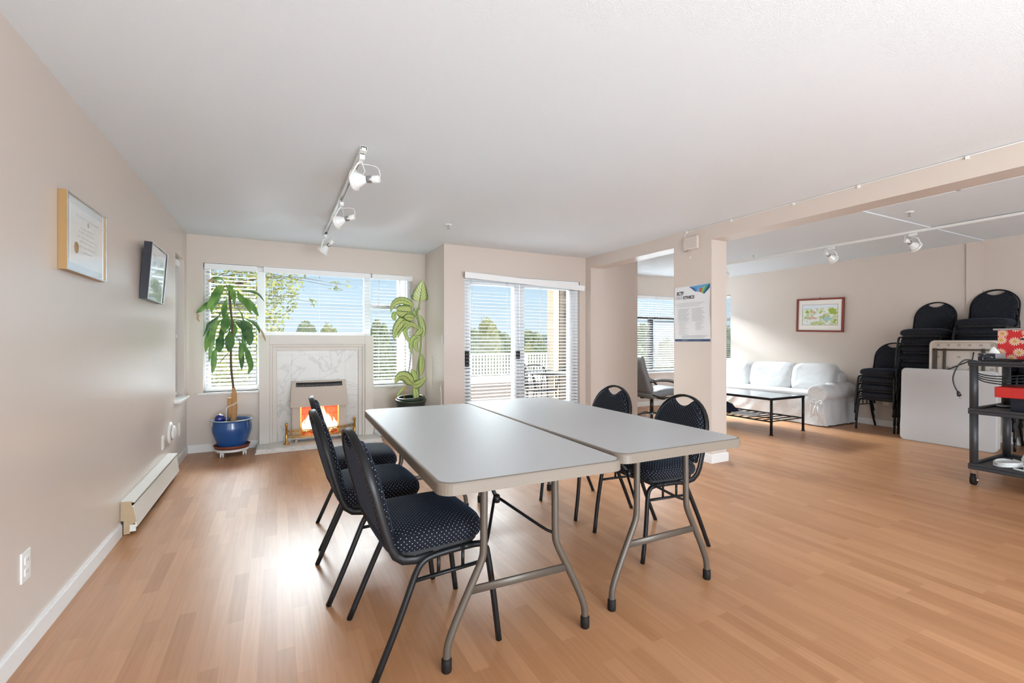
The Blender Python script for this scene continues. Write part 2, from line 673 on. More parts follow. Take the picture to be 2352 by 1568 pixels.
def rounded_rect(w, d, r, n=6):
    pts = []
    for cx, cy, a0 in ((w / 2 - r, d / 2 - r, 0), (-w / 2 + r, d / 2 - r, 90), (-w / 2 + r, -d / 2 + r, 180), (w / 2 - r, -d / 2 + r, 270)):
        for i in range(n + 1):
            a = R(a0 + 90 * i / n)
            pts.append((cx + r * math.cos(a), cy + r * math.sin(a)))
    return pts

# picture -> place: where a line of sight meets a wall plane (used to set out plants and small marks)
SN, CS = math.sin(YAW), math.cos(YAW)
def on_y(px, py, Y):
    u = (px - 1176) / FPX
    v = -(py - 784) / FPX
    t = Y / (-u * SN + CS)
    return Vector(((u * CS + SN) * t, Y, CAMH + v * t))
#=====STRUCTURE=====
# ------------------------------------------------------------------ room shell
H1 = 2.375      # main ceiling
H2 = 2.445      # ceiling of the room beyond the beam
XL, XB, XC, XS = -0.87, 3.84, 4.06, 7.72
YB, YS, YR, Y0 = 6.0, 5.22, 6.47, -3.5
XBUMP, XRET = 1.77, 4.79

def cut_wall(mb, axis, a0, a1, t0, t1, z0, z1, holes):
    """wall running along axis from a0 to a1, thickness t0..t1, with rectangular holes (a,b,za,zb)"""
    br = sorted({a0, a1, *[h[0] for h in holes], *[h[1] for h in holes]})
    for p, q in zip(br[:-1], br[1:]):
        zs = sorted((h[2], h[3]) for h in holes if h[0] <= p + 1e-6 and h[1] >= q - 1e-6)
        z = z0
        for za, zb in zs + [(z1, z1)]:
            if za > z + 1e-6:
                if axis == 'X':
                    mb.box(p, q, t0, t1, z, za)
                else:
                    mb.box(t0, t1, p, q, z, za)
            z = max(z, zb)
    return mb

struct('floor', MB().box(XL - 0.15, XS + 0.15, Y0 - 0.15, YR + 0.15, -0.1, 0.0), M['floor'])
c = MB()
c.box(XL - 0.15, XC, Y0 - 0.15, YS + 0.15, H1, 2.75)
c.box(XL - 0.15, XBUMP + 0.15, YS + 0.15, YB + 0.15, H1, 2.75)
struct('ceiling_main', c, M['ceiling'])
c = MB()
c.box(XC, XS + 0.15, 2.34, YR + 0.15, H2, 2.75)
c.box(XC, 5.0, Y0 - 0.15, 2.34, 2.462, 2.75)
c.box(5.0, XS + 0.15, Y0 - 0.15, 2.34, 2.455, 2.75)
struct('ceiling_right', c, M['ceiling'])

struct('wall_left', cut_wall(MB(), 'Y', Y0, YB + 0.15, XL - 0.15, XL, 0, H1, [(5.39, 5.85, 0.64, 2.07)]), M['wall'])
struct('wall_back', cut_wall(MB(), 'X', XL, XBUMP, YB, YB + 0.15, 0, H1, [(-0.72, -0.18, 0.65, 2.075), (-0.18, 1.07, 1.28, 2.075), (1.07, 1.595, 0.65, 2.075)]), M['wall'])
struct('wall_corner', MB().box(XBUMP, XBUMP + 0.15, YS + 0.15, YB + 0.15, 0, H1), M['wall'])
struct('wall_patio', cut_wall(MB(), 'X', XBUMP, XRET, YS, YS + 0.15, 0, H2, [(2.03, 3.74, 0.0, 2.035)]), M['wall'])
struct('wall_return', MB().box(XRET - 0.15, XRET, YS + 0.15, YR + 0.15, 0, H2), M['wall'])
struct('wall_far', cut_wall(MB(), 'X', XRET, XS, YR, YR + 0.15, 0, H2, [(5.2, 7.5, 0.64, 2.075)]), M['wall'])
struct('wall_right', cut_wall(MB(), 'Y', Y0, YR + 0.15, XS, XS + 0.15, 0, 2.5, [(5.87, 6.35, 0.84, 2.10)]), M['wall'])
struct('wall_rear', MB().box(XL - 0.15, XS + 0.15, Y0 - 0.15, Y0, 0, 2.5), M['wall'])
b = MB()
b.box(XB, XC, Y0, 5.1, 2.225, H2 + 0.05)
b.box(XB, XC, 5.1, YS, 0.0, H2 + 0.05)
struct('wall_beam', b, M['wall'])
struct('pillar', MB().box(XB, XC, 3.135, 3.62, 0, 2.225), M['wall'])
struct('pilaster_right', MB().box(XS - 0.025, XS, 2.35, 2.50, 0, H2), M['wall'])

# baseboards: flat board with a thin stepped cap
def baseboard(name, pts, hgt=0.085, t=0.014):
    mb = MB()
    for (x0, y0), (x1, y1), (nx, ny) in pts:
        for dz0, dz1, tt in ((0.0, hgt - 0.012, t), (hgt - 0.012, hgt, t * 0.55)):
            xs = sorted((x0, x1, x0 + nx * tt, x1 + nx * tt))
            ys = sorted((y0, y1, y0 + ny * tt, y1 + ny * tt))
            mb.box(xs[0], xs[-1], ys[0], ys[-1], dz0, dz1)
    return struct(name, mb, M['trim'])
baseboard('baseboard_left', [((XL, Y0), (XL, 3.635), (1, 0)), ((XL, 5.055), (XL, YB), (1, 0))])
baseboard('baseboard_back', [((XL, YB), (-0.19, YB), (0, -1)), ((1.105, YB), (XBUMP, YB), (0, -1)), ((XBUMP, YS), (XBUMP, YB), (-1, 0)), ((XBUMP - 0.014, YS), (2.03, YS), (0, -1)), ((3.74, YS), (XB, YS), (0, -1))])
baseboard('baseboard_beam', [((XB, 5.1), (XB, YS), (-1, 0)), ((XB, 5.1), (XC, 5.1), (0, -1)), ((XC, 5.1), (XC, YS), (1, 0)), ((XC, YS), (XRET, YS), (0, -1)), ((XRET, YS), (XRET, YR), (1, 0))])
baseboard('baseboard_pillar', [((XB, 3.121), (XB, 3.634), (-1, 0)), ((XB, 3.135), (XC, 3.135), (0, -1)), ((XC, 3.121), (XC, 3.634), (1, 0)), ((XB, 3.62), (XC, 3.62), (0, 1))], 0.09)
baseboard('baseboard_right', [((XS, Y0), (XS, 2.35), (-1, 0)), ((XS, 2.50), (XS, YR), (-1, 0)), ((XRET, YR), (XS, YR), (0, -1))])

# ------------------------------------------------------------------ windows
def frame_rects(mb, axis, rects, t0, t1):
    for a0, a1, z0, z1 in rects:
        if axis == 'X':
            mb.box(a0, a1, t0, t1, z0, z1)
        else:
            mb.box(t0, t1, a0, a1, z0, z1)
    return mb

# window_1: the three part window around the fireplace
w1 = struct('window_1', frame_rects(MB(), 'X', [
    (-0.72, -0.665, 0.65, 2.075), (1.545, 1.595, 0.65, 2.075), (-0.665, 1.545, 2.025, 2.075), (-0.665, -0.18, 0.65, 0.70), (1.07, 1.545, 0.65, 0.70),
    (-0.205, -0.125, 0.70, 2.025), (0.99, 1.07, 0.70, 2.025), (-0.125, 0.99, 1.28, 1.315),
    (-0.665, -0.205, 1.635, 1.70), (1.07, 1.545, 1.635, 1.70), (1.44, 1.46, 1.70, 2.025)], 6.075, 6.14), M['vinyl'], bevel=0.004)
struct('glass_pane', frame_rects(MB(), 'X', [(-0.665, -0.205, 0.70, 1.635), (-0.665, -0.205, 1.70, 2.025), (-0.125, 0.99, 1.315, 2.025), (1.07, 1.545, 0.70, 1.635), (1.07, 1.545, 1.70, 2.025)], 6.105, 6.109), M['glass'], w1)
sl = MB()
sl.box(-0.775, -0.185, 5.965, 6.075, 0.622, 0.65)
sl.box(1.09, 1.64, 5.965, 6.075, 0.622, 0.65)
struct('window_sill', sl, M['trim'], w1, bevel=0.006)
struct('latch', MB().box(1.28, 1.30, 6.06, 6.078, 1.66, 1.675), M['grey_metal'], w1)

# window_2: narrow side window by the corner
w2 = struct('window_2', frame_rects(MB(), 'Y', [(5.39, 5.43, 0.64, 2.07), (5.81, 5.85, 0.64, 2.07), (5.43, 5.81, 0.64, 0.69), (5.43, 5.81, 2.02, 2.07)], -1.02, -0.985), M['vinyl'])
struct('glass_pane', frame_rects(MB(), 'Y', [(5.43, 5.81, 0.69, 2.02)], -1.0, -0.997), M['glass'], w2)
struct('window_sill', MB().box(-0.985, -0.825, 5.345, 5.86, 0.615, 0.642), M['trim'], w2, bevel=0.005)

# window_3: wide window of the far room, dark bars outside
w3 = struct('window_3', frame_rects(MB(), 'X', [(5.2, 5.25, 0.64, 2.075), (7.45, 7.5, 0.64, 2.075), (5.25, 7.45, 2.03, 2.075), (5.25, 7.45, 0.64, 0.68)], 6.53, 6.6), M['vinyl'])
struct('dark_bar', frame_rects(MB(), 'X', [(6.31, 6.39, 0.68, 1.63), (5.25, 7.45, 1.63, 1.68)], 6.54, 6.6), mat('bronze_bar', srgb(52, 46, 44), 0.5), w3)
struct('glass_pane', frame_rects(MB(), 'X', [(5.25, 6.31, 0.68, 1.63), (6.39, 7.45, 0.68, 1.63), (5.25, 7.45, 1.68, 2.03)], 6.565, 6.569), M['glass'], w3)
struct('window_sill', MB().box(5.16, 7.54, 6.33, 6.53, 0.612, 0.64), M['trim'], w3, bevel=0.006)

# window_4: small window on the sofa wall
w4 = struct('window_4', frame_rects(MB(), 'Y', [(5.87, 5.91, 0.84, 2.1), (6.31, 6.35, 0.84, 2.1), (5.91, 6.31, 2.06, 2.1), (5.91, 6.31, 0.84, 0.89), (5.91, 6.31, 1.62, 1.67)], 7.78, 7.84), M['vinyl'])
struct('glass_pane', frame_rects(MB(), 'Y', [(5.91, 6.31, 0.89, 1.62), (5.91, 6.31, 1.67, 2.06)], 7.81, 7.814), M['glass'], w4)

# door_1: sliding patio door
d1 = struct('door_1', frame_rects(MB(), 'X', [
    (2.03, 2.075, 0, 2.035), (3.695, 3.74, 0, 2.035), (2.075, 3.695, 1.985, 2.035), (2.075, 3.695, 0, 0.04),
    (2.735, 2.815, 0.04, 1.985), (2.825, 2.89, 0.04, 1.985), (3.60, 3.695, 0.04, 1.985), (2.075, 2.13, 0.04, 1.985),
    (2.13, 2.735, 0.04, 0.13), (2.89, 3.60, 0.04, 0.13), (2.13, 2.735, 1.92, 1.985), (2.89, 3.60, 1.92, 1.985)], 5.27, 5.35), M['vinyl'], bevel=0.003)
struct('glass_pane', frame_rects(MB(), 'X', [(2.13, 2.735, 0.13, 1.92), (2.89, 3.60, 0.13, 1.92)], 5.305, 5.309), M['glass'], d1)
hd = MB()
hd.box(2.055, 2.10, 5.235, 5.27, 0.90, 1.09)
hd.box(2.76, 2.81, 5.235, 5.27, 0.985, 1.085)
struct('door_handle', hd, M['black'], d1, bevel=0.006)

# ------------------------------------------------------------------ blinds (each a thing: valance, slats, bottom rail, cords)
def blind(name, label, axis, a0, a1, z0, z1, t, tilt, pitch=0.043, depth=0.05, sgn=1, val=0.065, valance=True, wand=None, group=None, loc_t=0.0):
    """slats run along axis; t = centre line of the slat stack across the wall; sgn = +1 when outdoors lies towards + of the cross axis"""
    def pt(a, c, z):
        return (a, c, z) if axis == 'X' else (c, a, z)
    mid = pt((a0 + a1) / 2, t, z0)
    root = thing(name, label, 'blind', mid, 0, group)
    def L(a, c, z):
        p = pt(a, c, z)
        return (p[0] - mid[0], p[1] - mid[1], p[2] - mid[2])
    def lbox(mb, aa, ab, ca, cb, za, zb):
        p, q = L(aa, ca, za), L(ab, cb, zb)
        mb.box(min(p[0], q[0]), max(p[0], q[0]), min(p[1], q[1]), max(p[1], q[1]), p[2], q[2])
    mb = MB()
    n = int((z1 - val - z0 - 0.03) / pitch)
    for i in range(n):
        z = z1 - val - 0.005 - (i + 0.5) * pitch
        th = tilt(i / max(1, n - 1)) if callable(tilt) else tilt
        pr = []
        for k, cz in ((-1, 0.0), (-0.5, 0.0006), (0, 0.0008), (0.5, 0.0006), (1, 0.0)):
            c_ = k * depth / 2
            pr.append((c_ * math.cos(th) - cz * math.sin(th), c_ * math.sin(th) + cz * math.cos(th)))
        top = [(p[0], p[1] + 0.0006) for p in pr]
        bot = [(p[0], p[1] - 0.0006) for p in pr][::-1]
        ring = top + bot
        A = [mb.bm.verts.new(L(a0 + 0.008, t + sgn * c_, z + zz)) for c_, zz in ring]
        B = [mb.bm.verts.new(L(a1 - 0.008, t + sgn * c_, z + zz)) for c_, zz in ring]
        m_ = len(ring)
        for j in range(m_):
            mb.bm.faces.new((A[j], A[(j + 1) % m_], B[(j + 1) % m_], B[j]))
        mb.bm.faces.new(A)
        mb.bm.faces.new(B[::-1])
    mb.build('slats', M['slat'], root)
    hb = MB()
    lbox(hb, a0, a1, t - 0.026, t + 0.026, z1 - 0.05, z1)
    hb.build('headrail', M['vinyl'], root)
    if valance:
        vb = MB()
        c0, c1 = (t - sgn * 0.046, t - sgn * 0.033)
        lbox(vb, a0 - 0.004, a1 + 0.004, min(c0, c1), max(c0, c1), z1 - val, z1)
        vb.build('valance', M['vinyl'], root, bevel=0.003)
    rb = MB()
    lbox(rb, a0 + 0.006, a1 - 0.006, t - 0.025, t + 0.025, z0, z0 + 0.022)
    rb.build('bottom_rail', M['vinyl'], root, bevel=0.004)
    m = max(2, int((a1 - a0) / 0.45) + 1)
    for i in range(m):
        a = a0 + 0.09 + (a1 - a0 - 0.18) * i / (m - 1)
        cb = MB()
        for s in (-1, 1):
            cb.tube([L(a, t + s * 0.0265, z0 + 0.02), L(a, t + s * 0.0265, z1 - 0.04)], 0.0011, 4)
        cb.build('ladder_cord', M['cable_white'], root)
    if wand:
        a, zl = wand
        wb = MB().tube([L(a, t - sgn * 0.034, z1 - 0.06), L(a, t - sgn * 0.034, zl)], 0.0035, 6)
        wb.lathe([(0.004, 0), (0.009, 0.004), (0.009, 0.03), (0.004, 0.036)], 10, center=L(a, t - sgn * 0.034, zl - 0.036))
        wb.build('pull_cord', M['cable_white'], root)
    return root

DG = R(1)
blind('window_blind', 'white slatted blind half closed behind the tall corn plant', 'X', -0.705, -0.21, 0.66, 2.07, 6.035, lambda s: R(17 + 6 * s), wand=None)
blind('window_blind', 'white blind with nearly open slats above the fireplace mantel', 'X', -0.135, 1.055, 1.298, 2.072, 6.035, R(4.6))
blind('window_blind', 'white narrow blind right of the fireplace behind the variegated plant', 'X', 1.08, 1.59, 0.66, 2.072, 6.035, lambda s: R(5 + 14 * s), wand=(1.16, 1.66))
blind('window_blind', 'white blind edge in the left wall niche beside the corner', 'Y', 5.40, 5.84, 0.66, 2.05, -0.954, R(-10), sgn=-1, wand=(5.74, 1.28))
blind('window_blind', 'white slatted blind with open slats in the far window behind the grey armchair', 'X', 5.21, 6.365, 0.66, 2.07, 6.50, lambda s: R(8 + 6 * s))
blind('window_blind', 'white slatted blind tilted nearly shut in the far window beside the pillar', 'X', 6.375, 7.49, 0.66, 2.07, 6.50, lambda s: R(6) if s < 0.3 else R(26))
blind('window_blind', 'white blind sliver on the right wall beyond the pillar above the sofa end', 'Y', 5.88, 6.34, 0.86, 2.09, 7.755, lambda s: R(8 + 8 * s), valance=False)
bd = blind('patio_door_blind', 'wide white slatted blind with sagging valance over the sliding patio door', 'X', 2.04, 3.715, 0.05, 2.03, 5.235, lambda s: R(5.5 + 7 * s), val=0.05, valance=False)
# the valance has slipped down at its right end
vb = MB()
vb.box(0, 1.755, -0.008, 0.008, -0.072, 0.0)
vb.box(1.742, 1.755, 0.0, 0.07, -0.072, 0.0)
v = vb.build('valance', M['vinyl'], bd, bevel=0.003)
v.location = (2.0 - 2.8775, 5.125 - 5.235, 2.047 - 0.05)
v.rotation_euler = (0, R(2.4), 0)
# ------------------------------------------------------------------ stacking banquet chair
def chair_proto():
    t = thing('banquet_chair', 'x', 'chair')
    # seat: padded block with a crowned top (x forward, y across)
    sw, x0, x1 = 0.225, -0.195, 0.215
    def outline(a, inset):
        # super-ellipse footprint, flatter front
        ca, sa = math.cos(a), math.sin(a)
        e = 0.42
        x = math.copysign(abs(ca) ** e, ca) * ((x1 - x0) / 2 - inset) + (x0 + x1) / 2
        y = math.copysign(abs(sa) ** e, sa) * (sw - inset)
        return x, y
    s = MB()
    prof = [(0.030, 0.428), (0.008, 0.436), (0.0, 0.455), (0.002, 0.478), (0.012, 0.496), (0.032, 0.508), (0.07, 0.517), (0.12, 0.522), (0.17, 0.524)]
    n = 40
    rings = []
    for ins, z in prof:
        rings.append([s.bm.verts.new((*outline(2 * PI * j / n, ins), z)) for j in range(n)])
    for i in range(len(rings) - 1):
        for j in range(n):
            f = s.bm.faces.new((rings[i][j], rings[i][(j + 1) % n], rings[i + 1][(j + 1) % n], rings[i + 1][j]))
            f.smooth = True
    s.bm.faces.new(rings[-1])
    s.bm.faces.new(rings[0][::-1])
    s.build('seat', M['fabric'], t)
    p = MB()
    p.prism([outline(2 * PI * j / 32, 0.02) for j in range(32)], 0.415, 0.43)
    p.build('seat_pan', M['black'], t)
    # back frame: flat tube, arch over the top, runs down and curls forward under the seat
    a, zc, hb = 0.212, 0.665, 0.20
    def lean(z):
        return -0.183 - (z - 0.46) * 0.262
    pts = []
    for sgn in (1,):
        pts += [(-0.02, a - 0.004, 0.404), (-0.09, a - 0.004, 0.400), (-0.135, a - 0.003, 0.408), (-0.165, a - 0.002, 0.432), (-0.183, a, 0.47), (lean(0.56), a, 0.56)]
    arch = []
    for i in range(0, 19):
        th = PI * i / 18
        z = zc + hb * math.sin(th)
        arch.append((lean(z), a * math.cos(th), z))
    left = [(x, -y, z) for x, y, z in pts[::-1]]
    path = pts + arch + left
    fr = MB()
    fr.tube(path, 0, rect=(0.030, 0.014), up=(0, 1, 0))
    fr.build('back_frame', M['black_metal'], t)
    # padded back with a dipped top leaving a hand hole
    def half(z):
        if z <= zc:
            return a - 0.012
        q = (z - zc) / (hb - 0.004)
        return (a - 0.012) * math.sqrt(max(0.0, 1 - q * q))
    outl = []
    zb = 0.49
    y_h = 0.088
    for i in range(9):
        z = zb + (zc - zb) * i / 8
        outl.append((half(z) * (0.93 + 0.07 * i / 8), z))
    zt = zc + (hb - 0.004) * math.sqrt(1 - (y_h / (a - 0.012)) ** 2)
    for i in range(1, 9):
        z = zc + (zt - zc) * i / 8
        outl.append((half(z), z))
    dip = []
    for i in range(1, 8):
        y = y_h - 2 * y_h * i / 8
        dip.append((y, zt - 0.040 * math.cos(y / y_h * PI / 2) ** 0.8))
    poly = outl + dip + [(-y, z) for y, z in outl[::-1]]
    cy, cz = 0.0, 0.64
    bk = MB()
    layers = []
    for off, k in ((-0.020, 0.90), (-0.016, 0.97), (-0.004, 1.0), (0.010, 1.0), (0.024, 0.965), (0.031, 0.88)):
        layers.append([bk.bm.verts.new((lean(cz + (z - cz) * k) + off + 0.006, cy + (y - cy) * k, cz + (z - cz) * k)) for y, z in poly])
    m_ = len(poly)
    for i in range(len(layers) - 1):
        for j in range(m_):
            f = bk.bm.faces.new((layers[i][j], layers[i][(j + 1) % m_], layers[i + 1][(j + 1) % m_], layers[i + 1][j]))
            f.smooth = True
    for ly in (layers[0], layers[-1]):
        es = bk.bm.faces.new(ly)
        bmesh.ops.triangulate(bk.bm, faces=[es])
    bk.build('backrest', M['fabric'], t)
    # legs: rear leg bends into a rail under the seat, front leg drops from its end
    for sg in (1, -1):
        y = sg * 0.212
        yo = sg * 0.222
        MB().tube(bez([(-0.245, yo, 0.0), (-0.16, yo, 0.19), (-0.092, y, 0.345)], 4)[:-1] + bez([(-0.092, y, 0.345), (-0.07, y, 0.382), (-0.035, y, 0.400), (0.03, y, 0.406), (0.10, y, 0.408)], 4), 0, rect=(0.022, 0.022), up=(0, 1, 0)).build('leg', M['black_metal'], t)
        MB().tube(bez([(0.10, y, 0.408), (0.165, y, 0.406), (0.195, y, 0.392), (0.210, y, 0.350), (0.232, yo, 0.18), (0.255, yo, 0.0)], 4), 0, rect=(0.022, 0.022), up=(0, 1, 0)).build('leg', M['black_metal'], t)
        st = MB()
        st.tube([(-0.098, y, 0.325), (0.213, y, 0.333)], 0, rect=(0.012, 0.016), up=(0, 1, 0))
        st.tube([(0.0, y, 0.325), (0.0, y, 0.40)], 0, rect=(0.012, 0.012), up=(0, 1, 0))
        st.tube([(0.10, y, 0.33), (0.10, y, 0.40)], 0, rect=(0.012, 0.012), up=(0, 1, 0))
        st.build('stretcher', M['black_metal'], t)
    cr = MB()
    cr.box(-0.05, -0.03, -0.21, 0.21, 0.398, 0.416)
    cr.box(0.13, 0.15, -0.21, 0.21, 0.398, 0.416)
    cr.build('cross_bar', M['black_metal'], t)
    return t

proto = chair_proto()
used = []
def put_chair(x, y, z, rz, label, group):
    o = proto if not used else dup(proto)
    used.append(o)
    o.location = (x, y, z)
    o.rotation_euler = (0, 0, rz)
    o['label'] = label
    o['category'] = 'chair'
    o['group'] = group
    return o
GT = 'dotted black chairs around the two grey tables'
put_chair(0.535, 1.885, 0, R(3), 'nearest black dotted chair on the left side of the grey tables', GT)
put_chair(0.445, 2.475, 0, R(2), 'middle black dotted chair on the left side of the grey tables', GT)
put_chair(0.475, 3.075, 0, R(-2), 'farthest black dotted chair on the left side, nearest the fireplace', GT)
put_chair(2.035, 2.105, 0, R(180 - 2), 'black dotted chair on the right of the tables in front of the pillar', GT)
put_chair(2.045, 2.78, 0, R(180 + 1), 'black dotted chair on the right of the tables nearest the patio door', GT)

ORD = ['topmost', 'second highest', 'third highest', 'fourth highest', 'fifth highest', 'sixth highest', 'seventh highest', 'eighth highest', 'ninth highest', 'lowest']
def stack(x, y, n, where, group, rz=PI):
    for i in range(n):
        k = n - 1 - i
        w = ORD[k] if (k < n - 1 or n == 1) else 'lowest'
        put_chair(x - 0.006 * i, y + 0.004 * ((i * 7) % 3 - 1), i * 0.107, rz + R(((i * 5) % 3 - 1) * 0.6), f'black dotted chair, {w} in the {where}', group)
stack(7.45, 3.265, 4, 'short stack beside the sofa', 'chairs in the short stack')
stack(7.475, 2.79, 9, 'tall middle stack behind the leaning tables', 'chairs in the middle stack')
stack(7.455, 2.235, 10, 'tallest stack behind the cart', 'chairs in the tallest stack')
stack(7.45, 1.72, 5, 'low stack behind the cart legs', 'chairs in the low stack at the edge')

# ------------------------------------------------------------------ folding tables
def folding_table(x, y, rz, W, L, leg_in, label):
    t = thing('folding_table', label, 'table', (x, y, 0), rz, 'grey folding tables pushed together')
    H = 0.742
    tp = MB()
    o = rounded_rect(W, L, 0.055, 7)
    n = len(o)
    def ring(k, z):
        return [tp.bm.verts.new((px * (1 - k / (W / 2)), py * (1 - k / (L / 2)), z)) for px, py in o]
    rs = [ring(0.012, H - 0.045), ring(0.0, H - 0.042), ring(0.0, H - 0.008), ring(0.003, H - 0.002), ring(0.010, H)]
    for i in range(len(rs) - 1):
        for j in range(n):
            f = tp.bm.faces.new((rs[i][j], rs[i][(j + 1) % n], rs[i + 1][(j + 1) % n], rs[i + 1][j]))
            f.material_index = 1
    f = tp.bm.faces.new(rs[-1])
    f.material_index = 0
    lo = [tp.bm.verts.new((px * 0.94, py * 0.97, H - 0.045)) for px, py in o]
    up_ = [tp.bm.verts.new((px * 0.94, py * 0.97, H - 0.02)) for px, py in o]
    for j in range(n):
        tp.bm.faces.new((rs[0][j], rs[0][(j + 1) % n], lo[(j + 1) % n], lo[j])).material_index = 1
        tp.bm.faces.new((lo[j], lo[(j + 1) % n], up_[(j + 1) % n], up_[j])).material_index = 1
    tp.bm.faces.new(up_[::-1]).material_index = 1
    tp.build('tabletop', [M['tabletop'], M['tableedge']], t)
    for sg in (-1, 1):
        yl = sg * leg_in
        for sx_ in (-1, 1):
            pts = [(sx_ * 0.155, yl, H - 0.03), (sx_ * 0.157, yl, 0.55), (sx_ * 0.158, yl, 0.43), (sx_ * 0.166, yl, 0.38), (sx_ * 0.205, yl, 0.30), (sx_ * 0.262, yl, 0.185), (sx_ * 0.292, yl, 0.115), (sx_ * 0.302, yl, 0.075), (sx_ * 0.304, yl, 0.02)]
            lg = MB().tube(bez(pts, 3), 0.0145, 12)
            lo_ = lg.build('leg', M['leg_grey'], t)
            ft = MB().lathe([(0.017, 0.0), (0.019, 0.006), (0.019, 0.045), (0.0155, 0.05)], 14, center=(sx_ * 0.304, yl, 0))
            ft.build('rubber_foot', M['rubber'], lo_)
        MB().tube([(-0.213, yl, 0.275), (0.213, yl, 0.275)], 0, rect=(0.012, 0.030), up=(0, 0, 1)).build('crossbar', M['leg_grey'], t)
        br = MB()
        yi = yl - sg * 0.24
        for sx_ in (-1, 1):
            br.tube(bez([(sx_ * 0.150, yl - sg * 0.012, 0.425), (sx_ * 0.12, yl - sg * 0.05, 0.44), (sx_ * 0.012, yi, 0.515)], 4), 0.0065, 8)
        br.tube([(0, yi, 0.515), (0, yi - sg * 0.30, H - 0.03)], 0.009, 8)
        br.lathe([(0.014, -0.016), (0.016, 0), (0.014, 0.016)], 12, center=(0, yi, 0.515))
        br.build('brace', M['black_metal'], t)
        MB().tube([(-0.19, yl, H - 0.032), (0.19, yl, H - 0.032)], 0.0145, 10).build('hinge_bar', M['leg_grey'], t)
    return t
folding_table(0.8805, 2.337, R(-1.8), 0.76, 1.84, 0.745, 'left grey folding table beside the row of three chairs')
folding_table(1.656, 2.40, R(-0.7), 0.765, 1.87, 0.775, 'right grey folding table with two chairs behind it')

# square white table leaning against the chair stacks, blank side out
def leaning(name, label, w, hgt, x_foot, yc, lean, under):
    t = thing(name, label, 'table', (x_foot, yc, 0.0), 0)
    t.rotation_euler = (0, lean, 0)
    # local: y across, z up the board, x thickness (+x = away from the camera side)
    rot = Matrix(((0, 0, 1, 0), (1, 0, 0, 0), (0, 1, 0, hgt / 2), (0, 0, 0, 1)))
    mb = MB()
    o = rounded_rect(w, hgt, 0.05, 7)
    n = len(o)
    if not under:
        prs = [(0.012, 0.0), (0.003, 0.003), (0.0, 0.010), (0.0, 0.040), (0.02, 0.042)]
    else:
        prs = [(0.0, 0.045), (0.0, 0.004), (0.004, 0.0), (0.020, 0.0), (0.024, 0.004), (0.026, 0.030)]
    rings = []
    for k, xx in prs:
        rings.append([mb.bm.verts.new(rot @ Vector((px * (1 - k / (w / 2)), py * (1 - k / (hgt / 2)), xx))) for px, py in o])
    for i in range(len(rings) - 1):
        for j in range(n):
            mb.bm.faces.new((rings[i][j], rings[i][(j + 1) % n], rings[i + 1][(j + 1) % n], rings[i + 1][j]))
    mb.bm.faces.new(rings[0])
    mb.bm.faces.new(rings[-1])
    return t, mb, rot
t, mb, rot = leaning('leaning_table', 'square white folding table leaning blank side out against the chair stacks', 0.865, 0.885, 6.895, 2.425, R(2.5), False)
mb.build('tabletop', M['table_white'], t)
fl_ = MB()
for s in (-1, 1):
    fl_.tube([(0.06, s * 0.36, 0.06), (0.06, s * 0.36, 0.82)], 0.011, 10)
fl_.build('folded_leg', M['grey_metal'], t)

UND = mat('grey_beige_moulded_underside', srgb(216, 208, 198), 0.6)
t, mb, rot = leaning('leaning_table', 'folding table showing moulded underside and folded legs behind the square white one', 0.62, 1.225, 7.02, 2.325, R(3), True)
mb.build('tabletop', UND, t)
rb = MB()
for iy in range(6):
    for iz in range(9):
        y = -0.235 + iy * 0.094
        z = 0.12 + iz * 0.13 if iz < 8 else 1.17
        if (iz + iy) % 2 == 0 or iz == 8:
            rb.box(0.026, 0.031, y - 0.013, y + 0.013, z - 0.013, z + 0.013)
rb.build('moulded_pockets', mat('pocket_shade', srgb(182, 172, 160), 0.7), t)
for yy, r_, nm in ((0.255, 0.018, 'folded_leg'), (0.17, 0.015, 'folded_leg'), (-0.17, 0.015, 'folded_leg')):
    MB().tube([(0.012, yy, 0.3), (0.012, yy, 1.13)], r_, 10).build(nm, M['leg_grey'], t)
MB().tube([(0.014, -0.28, 1.115), (0.014, 0.28, 1.115)], 0.011, 10).build('hinge_bar', M['leg_grey'], t)
bb = MB()
bb.tube([(0.008, 0.17, 0.86), (0.004, -0.08, 1.0), (0.004, -0.09, 1.09)], 0.006, 8)
bb.build('brace', M['black_metal'], t)

# ------------------------------------------------------------------ utility cart and what stands on it
CX0, CX1, CY0, CY1 = 5.20, 5.96, 1.20, 1.68
ct = thing('utility_cart', 'charcoal three-shelf rolling cart in front of the leaning tables', 'cart', (CX0, CY1, 0))
def lx(x):
    return x - CX0
def ly(y):
    return y - CY1
for z0, z1 in ((0.135, 0.185), (0.600, 0.650), (1.005, 1.045)):
    mb = MB()
    zz = z1 - 0.022
    mb.box(lx(CX0), lx(CX1), ly(CY0), ly(CY1), z0, zz)
    for q in ((CX0, CX0 + 0.02, CY0, CY1), (CX1 - 0.02, CX1, CY0, CY1), (CX0 + 0.02, CX1 - 0.02, CY0, CY0 + 0.02), (CX0 + 0.02, CX1 - 0.02, CY1 - 0.02, CY1)):
        mb.box(lx(q[0]), lx(q[1]), ly(q[2]), ly(q[3]), zz, z1)
    mb.build('shelf', M['cart'], ct, bevel=0.006)
